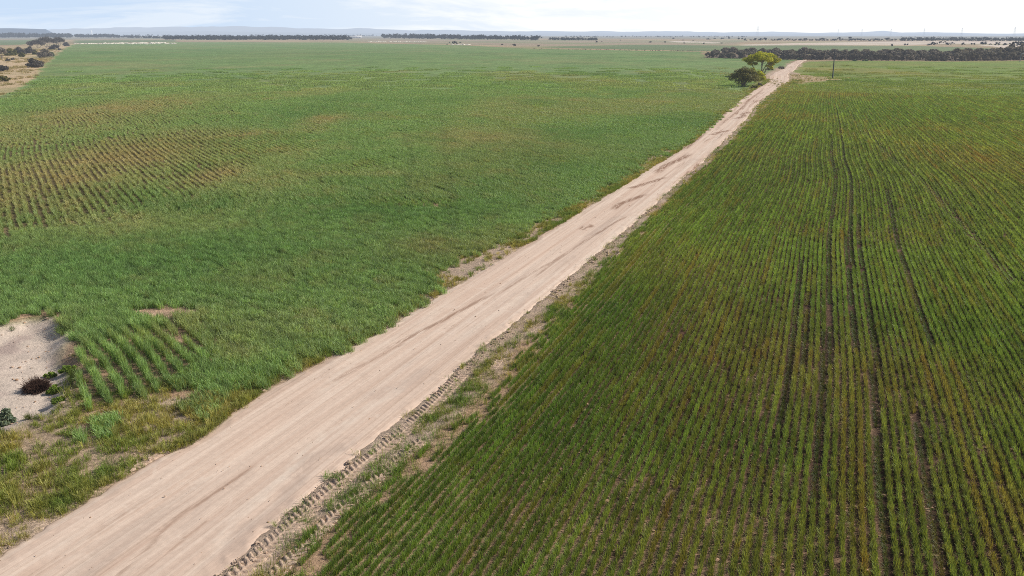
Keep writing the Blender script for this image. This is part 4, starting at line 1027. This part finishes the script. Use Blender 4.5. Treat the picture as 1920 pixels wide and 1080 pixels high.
def box_mesh(name, x0, x1, y0, y1, z0, z1, mat):
    v = [(x, y, z) for z in (z0, z1) for y in (y0, y1) for x in (x0, x1)]
    return mesh_np(name, v, quads=np.array([(0, 2, 3, 1), (4, 5, 7, 6), (0, 1, 5, 4), (2, 6, 7, 3), (0, 4, 6, 2), (1, 3, 7, 5)]), mat=mat)
g = G(669, 70.8); s = ppm(70.8); w = 18 / s; h = 2.4 / s
o = empty('farm_shed', g[0], g[1], 0, .1); tag(o, 'long pale farm shed between the woods in the distance', 'shed')
obj('wall', box_mesh('wall', -w / 2, w / 2, 0, 14, 0, h, M['wall']), o)
rv = [(-w / 2 - .5, -.8, h - .1), (w / 2 + .5, -.8, h - .1), (-w / 2 - .5, 7, h + 2.6), (w / 2 + .5, 7, h + 2.6), (-w / 2 - .5, 14.8, h - .1), (w / 2 + .5, 14.8, h - .1)]
obj('roof', mesh_np('roof', rv, quads=np.array([(0, 1, 3, 2), (2, 3, 5, 4)]), tris=np.array([(0, 2, 4), (1, 5, 3)]), mat=M['roof']), o)
for q in (-.3, 0, .3): obj('door', box_mesh('door', q * w - 3, q * w + 3, -.12, -.02, 0, h * .8, M['door']), o)
g = G(172.5, 67.5); s = ppm(67.5)
o = empty('grain_silo', g[0], g[1]); tag(o, 'tiny white tower on the hazy skyline at the left', 'silo')
t = Tubes(6); t.path([(0, 0, 0), (0, 0, 9 / s)], [1.3 / s, 1.2 / s]); obj('tank', t.mesh('tank', M['roof']), o)
t = Tubes(6); t.path([(0, 0, 9 / s), (0, 0, 10.5 / s)], [1.2 / s, .2 / s]); obj('roof', t.mesh('roof', M['roof']), o)

def rubble():
    T = [proto_clod(480 + i, M['rubble']) for i in range(4)]
    r = np.random.default_rng(5); n = 800
    px = np.concatenate([r.uniform(165, 310, n), r.uniform(140, 330, 160), r.uniform(690, 800, 160), r.uniform(845, 880, 40)])
    py = np.concatenate([82.2 - (px[:n] - 165) * .014 + r.normal(0, .28, n), 82 + r.normal(0, .4, 160), 78.6 + r.normal(0, .3, 160), 84 + r.normal(0, .2, 40)])
    k = np.concatenate([fbm(px[:n] / 7, px[:n] * 0, 7, 3) > .40, np.ones(360, bool)]); px, py = px[k], py[k]
    P = np.array([[*G(a, b), .2] for a, b in zip(px, py)]); n = len(P); s = r.lognormal(.0, .35, n)
    scatter('rubble', 'cream limestone rubble strewn along the far left field edge', T, P, r.uniform(0, 6.3, n), np.stack([s * 1.2, s * 1.2, s * .8], 1), r.integers(0, 4, n))
rubble()

# ------------------------------------------------------------------ hills
def hills(name, label, prof, dist, depth, mat, seed):
    prof = np.array(prof, float); px = np.linspace(prof[0, 0], prof[-1, 0], 420); py = np.interp(px, prof[:, 0], prof[:, 1]) + (fbm(px / 22, px * 0, seed, 4) - .5) * .9
    n = len(px); m = 14; V = np.zeros((n, m, 3))
    for i in range(n):
        dx = (px[i] - 960) / F; Yd = dist
        top = H + (HOR - py[i]) / F * Yd * 1.10
        for j in range(m):
            q = j / (m - 1); yy = Yd - depth * .5 + depth * q
            f = sstep(0, .5, q) * sstep(1, .55, q) if 0 < q < 1 else 0
            V[i, j] = (dx * 1.0497 * yy, yy, max(top, 6) * f * (.93 + .14 * float(vn(np.array(px[i] / 18.), np.array(q * 7.), seed + 1))) - 2)
    i = np.arange(n - 1)[:, None]; j = np.arange(m - 1)[None, :]
    Q = np.stack([i * m + j, (i + 1) * m + j, (i + 1) * m + j + 1, i * m + j + 1], -1).reshape(-1, 4)
    tag(obj(name, mesh_np(name, V.reshape(-1, 3), quads=Q, mat=mat, smooth=True)), label, kind='structure')
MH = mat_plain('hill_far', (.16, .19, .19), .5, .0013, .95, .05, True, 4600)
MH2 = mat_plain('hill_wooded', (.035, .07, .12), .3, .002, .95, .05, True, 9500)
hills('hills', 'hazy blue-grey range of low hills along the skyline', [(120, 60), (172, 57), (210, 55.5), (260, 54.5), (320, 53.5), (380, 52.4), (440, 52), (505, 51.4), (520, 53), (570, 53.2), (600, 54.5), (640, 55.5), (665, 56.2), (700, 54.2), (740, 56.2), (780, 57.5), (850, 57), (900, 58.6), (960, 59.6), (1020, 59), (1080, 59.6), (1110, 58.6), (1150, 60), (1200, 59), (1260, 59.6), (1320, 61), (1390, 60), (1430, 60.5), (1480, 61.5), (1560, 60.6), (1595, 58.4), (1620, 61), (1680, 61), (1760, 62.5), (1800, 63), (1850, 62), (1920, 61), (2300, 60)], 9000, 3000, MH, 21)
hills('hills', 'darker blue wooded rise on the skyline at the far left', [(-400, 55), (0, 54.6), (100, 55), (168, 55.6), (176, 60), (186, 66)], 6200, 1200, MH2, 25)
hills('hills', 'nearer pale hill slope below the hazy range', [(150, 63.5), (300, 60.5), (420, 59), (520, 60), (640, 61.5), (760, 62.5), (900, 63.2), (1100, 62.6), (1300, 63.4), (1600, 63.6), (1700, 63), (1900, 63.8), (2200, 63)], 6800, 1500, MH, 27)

# ------------------------------------------------------------------ light and sky
SUN_EL, SUN_AZ = math.radians(38), math.radians(74)      # azimuth from the view direction towards the right
sun = bpy.data.lights.new('sun', 'SUN'); sun.energy = 5.0; sun.angle = math.radians(.53); sun.color = (1, .95, .87)
so = bpy.data.objects.new('sun', sun); COL.objects.link(so)
d = Vector((math.sin(SUN_AZ) * math.cos(SUN_EL), math.cos(SUN_AZ) * math.cos(SUN_EL), math.sin(SUN_EL)))
so.rotation_euler = d.to_track_quat('Z', 'Y').to_euler(); so.location = (60, 40, 80)

w = bpy.data.worlds.new('World'); S.world = w; w.use_nodes = True
nt = w.node_tree
for n in list(nt.nodes): nt.nodes.remove(n)
N = NT(nt)
sky = N.n('ShaderNodeTexSky', sky_type='NISHITA'); sky.sun_disc = False; sky.sun_elevation = SUN_EL; sky.sun_rotation = SUN_AZ; sky.altitude = 100; sky.air_density = 1.0; sky.dust_density = 1.2; sky.ozone_density = 1.5
tc = N.n('ShaderNodeTexCoord').outputs['Generated']
sx = N.n('ShaderNodeSeparateXYZ'); N.l(tc, sx.inputs[0])
low = N.maprange(sx.outputs[2], .08, .32, 1, .06)         # thin veil of cloud, thickest low down
mp = N.n('ShaderNodeMapping'); mp.inputs['Scale'].default_value = (2.2, 2.2, 16); N.l(tc, mp.inputs[0])
cl = N.noise(mp.outputs[0], 1.9, 9, .62, .8)
side = N.maprange(sx.outputs[0], -.38, .22, .0, 1.)
wht = N.math('ADD', N.math('MULTIPLY', N.ramp(cl, [(.46, 0), (.60, 1)]), .42), N.math('MULTIPLY', side, 1.0), clamp=True)
skys = N.n('ShaderNodeVectorMath', operation='SCALE'); N.l(sky.outputs[0], skys.inputs[0]); skys.inputs['Scale'].default_value = .065
veil = N.mixc(N.math('MULTIPLY', low, .95), skys.outputs[0], (.60, .745, .945))
colr = N.mixc(N.math('MULTIPLY', wht, low), veil, (.96, .98, .985))
bg = N.n('ShaderNodeBackground'); N.l(colr, bg.inputs[0]); bg.inputs[1].default_value = 1.05
wo = N.n('ShaderNodeOutputWorld'); N.l(bg.outputs[0], wo.inputs[0])

# ------------------------------------------------------------------ camera
cam = bpy.data.cameras.new('camera'); co = bpy.data.objects.new('camera', cam); COL.objects.link(co)
cam.sensor_width = 36; cam.lens = 36 * F / 1920; cam.clip_end = 40000; cam.clip_start = .1
co.location = (0, 0, H); co.rotation_euler = (PI / 2 - PIT, 0, 0)
S.camera = co
S.render.resolution_x, S.render.resolution_y = 1024, 576
S.view_settings.view_transform = 'Standard'; S.view_settings.look = 'None'; S.view_settings.exposure = 0; S.view_settings.gamma = 1
S.cycles.max_bounces = 6; S.cycles.transparent_max_bounces = 4; S.cycles.use_denoising = False
S.cycles.pixel_filter_type = 'BLACKMAN_HARRIS'; S.cycles.filter_width = 1.0
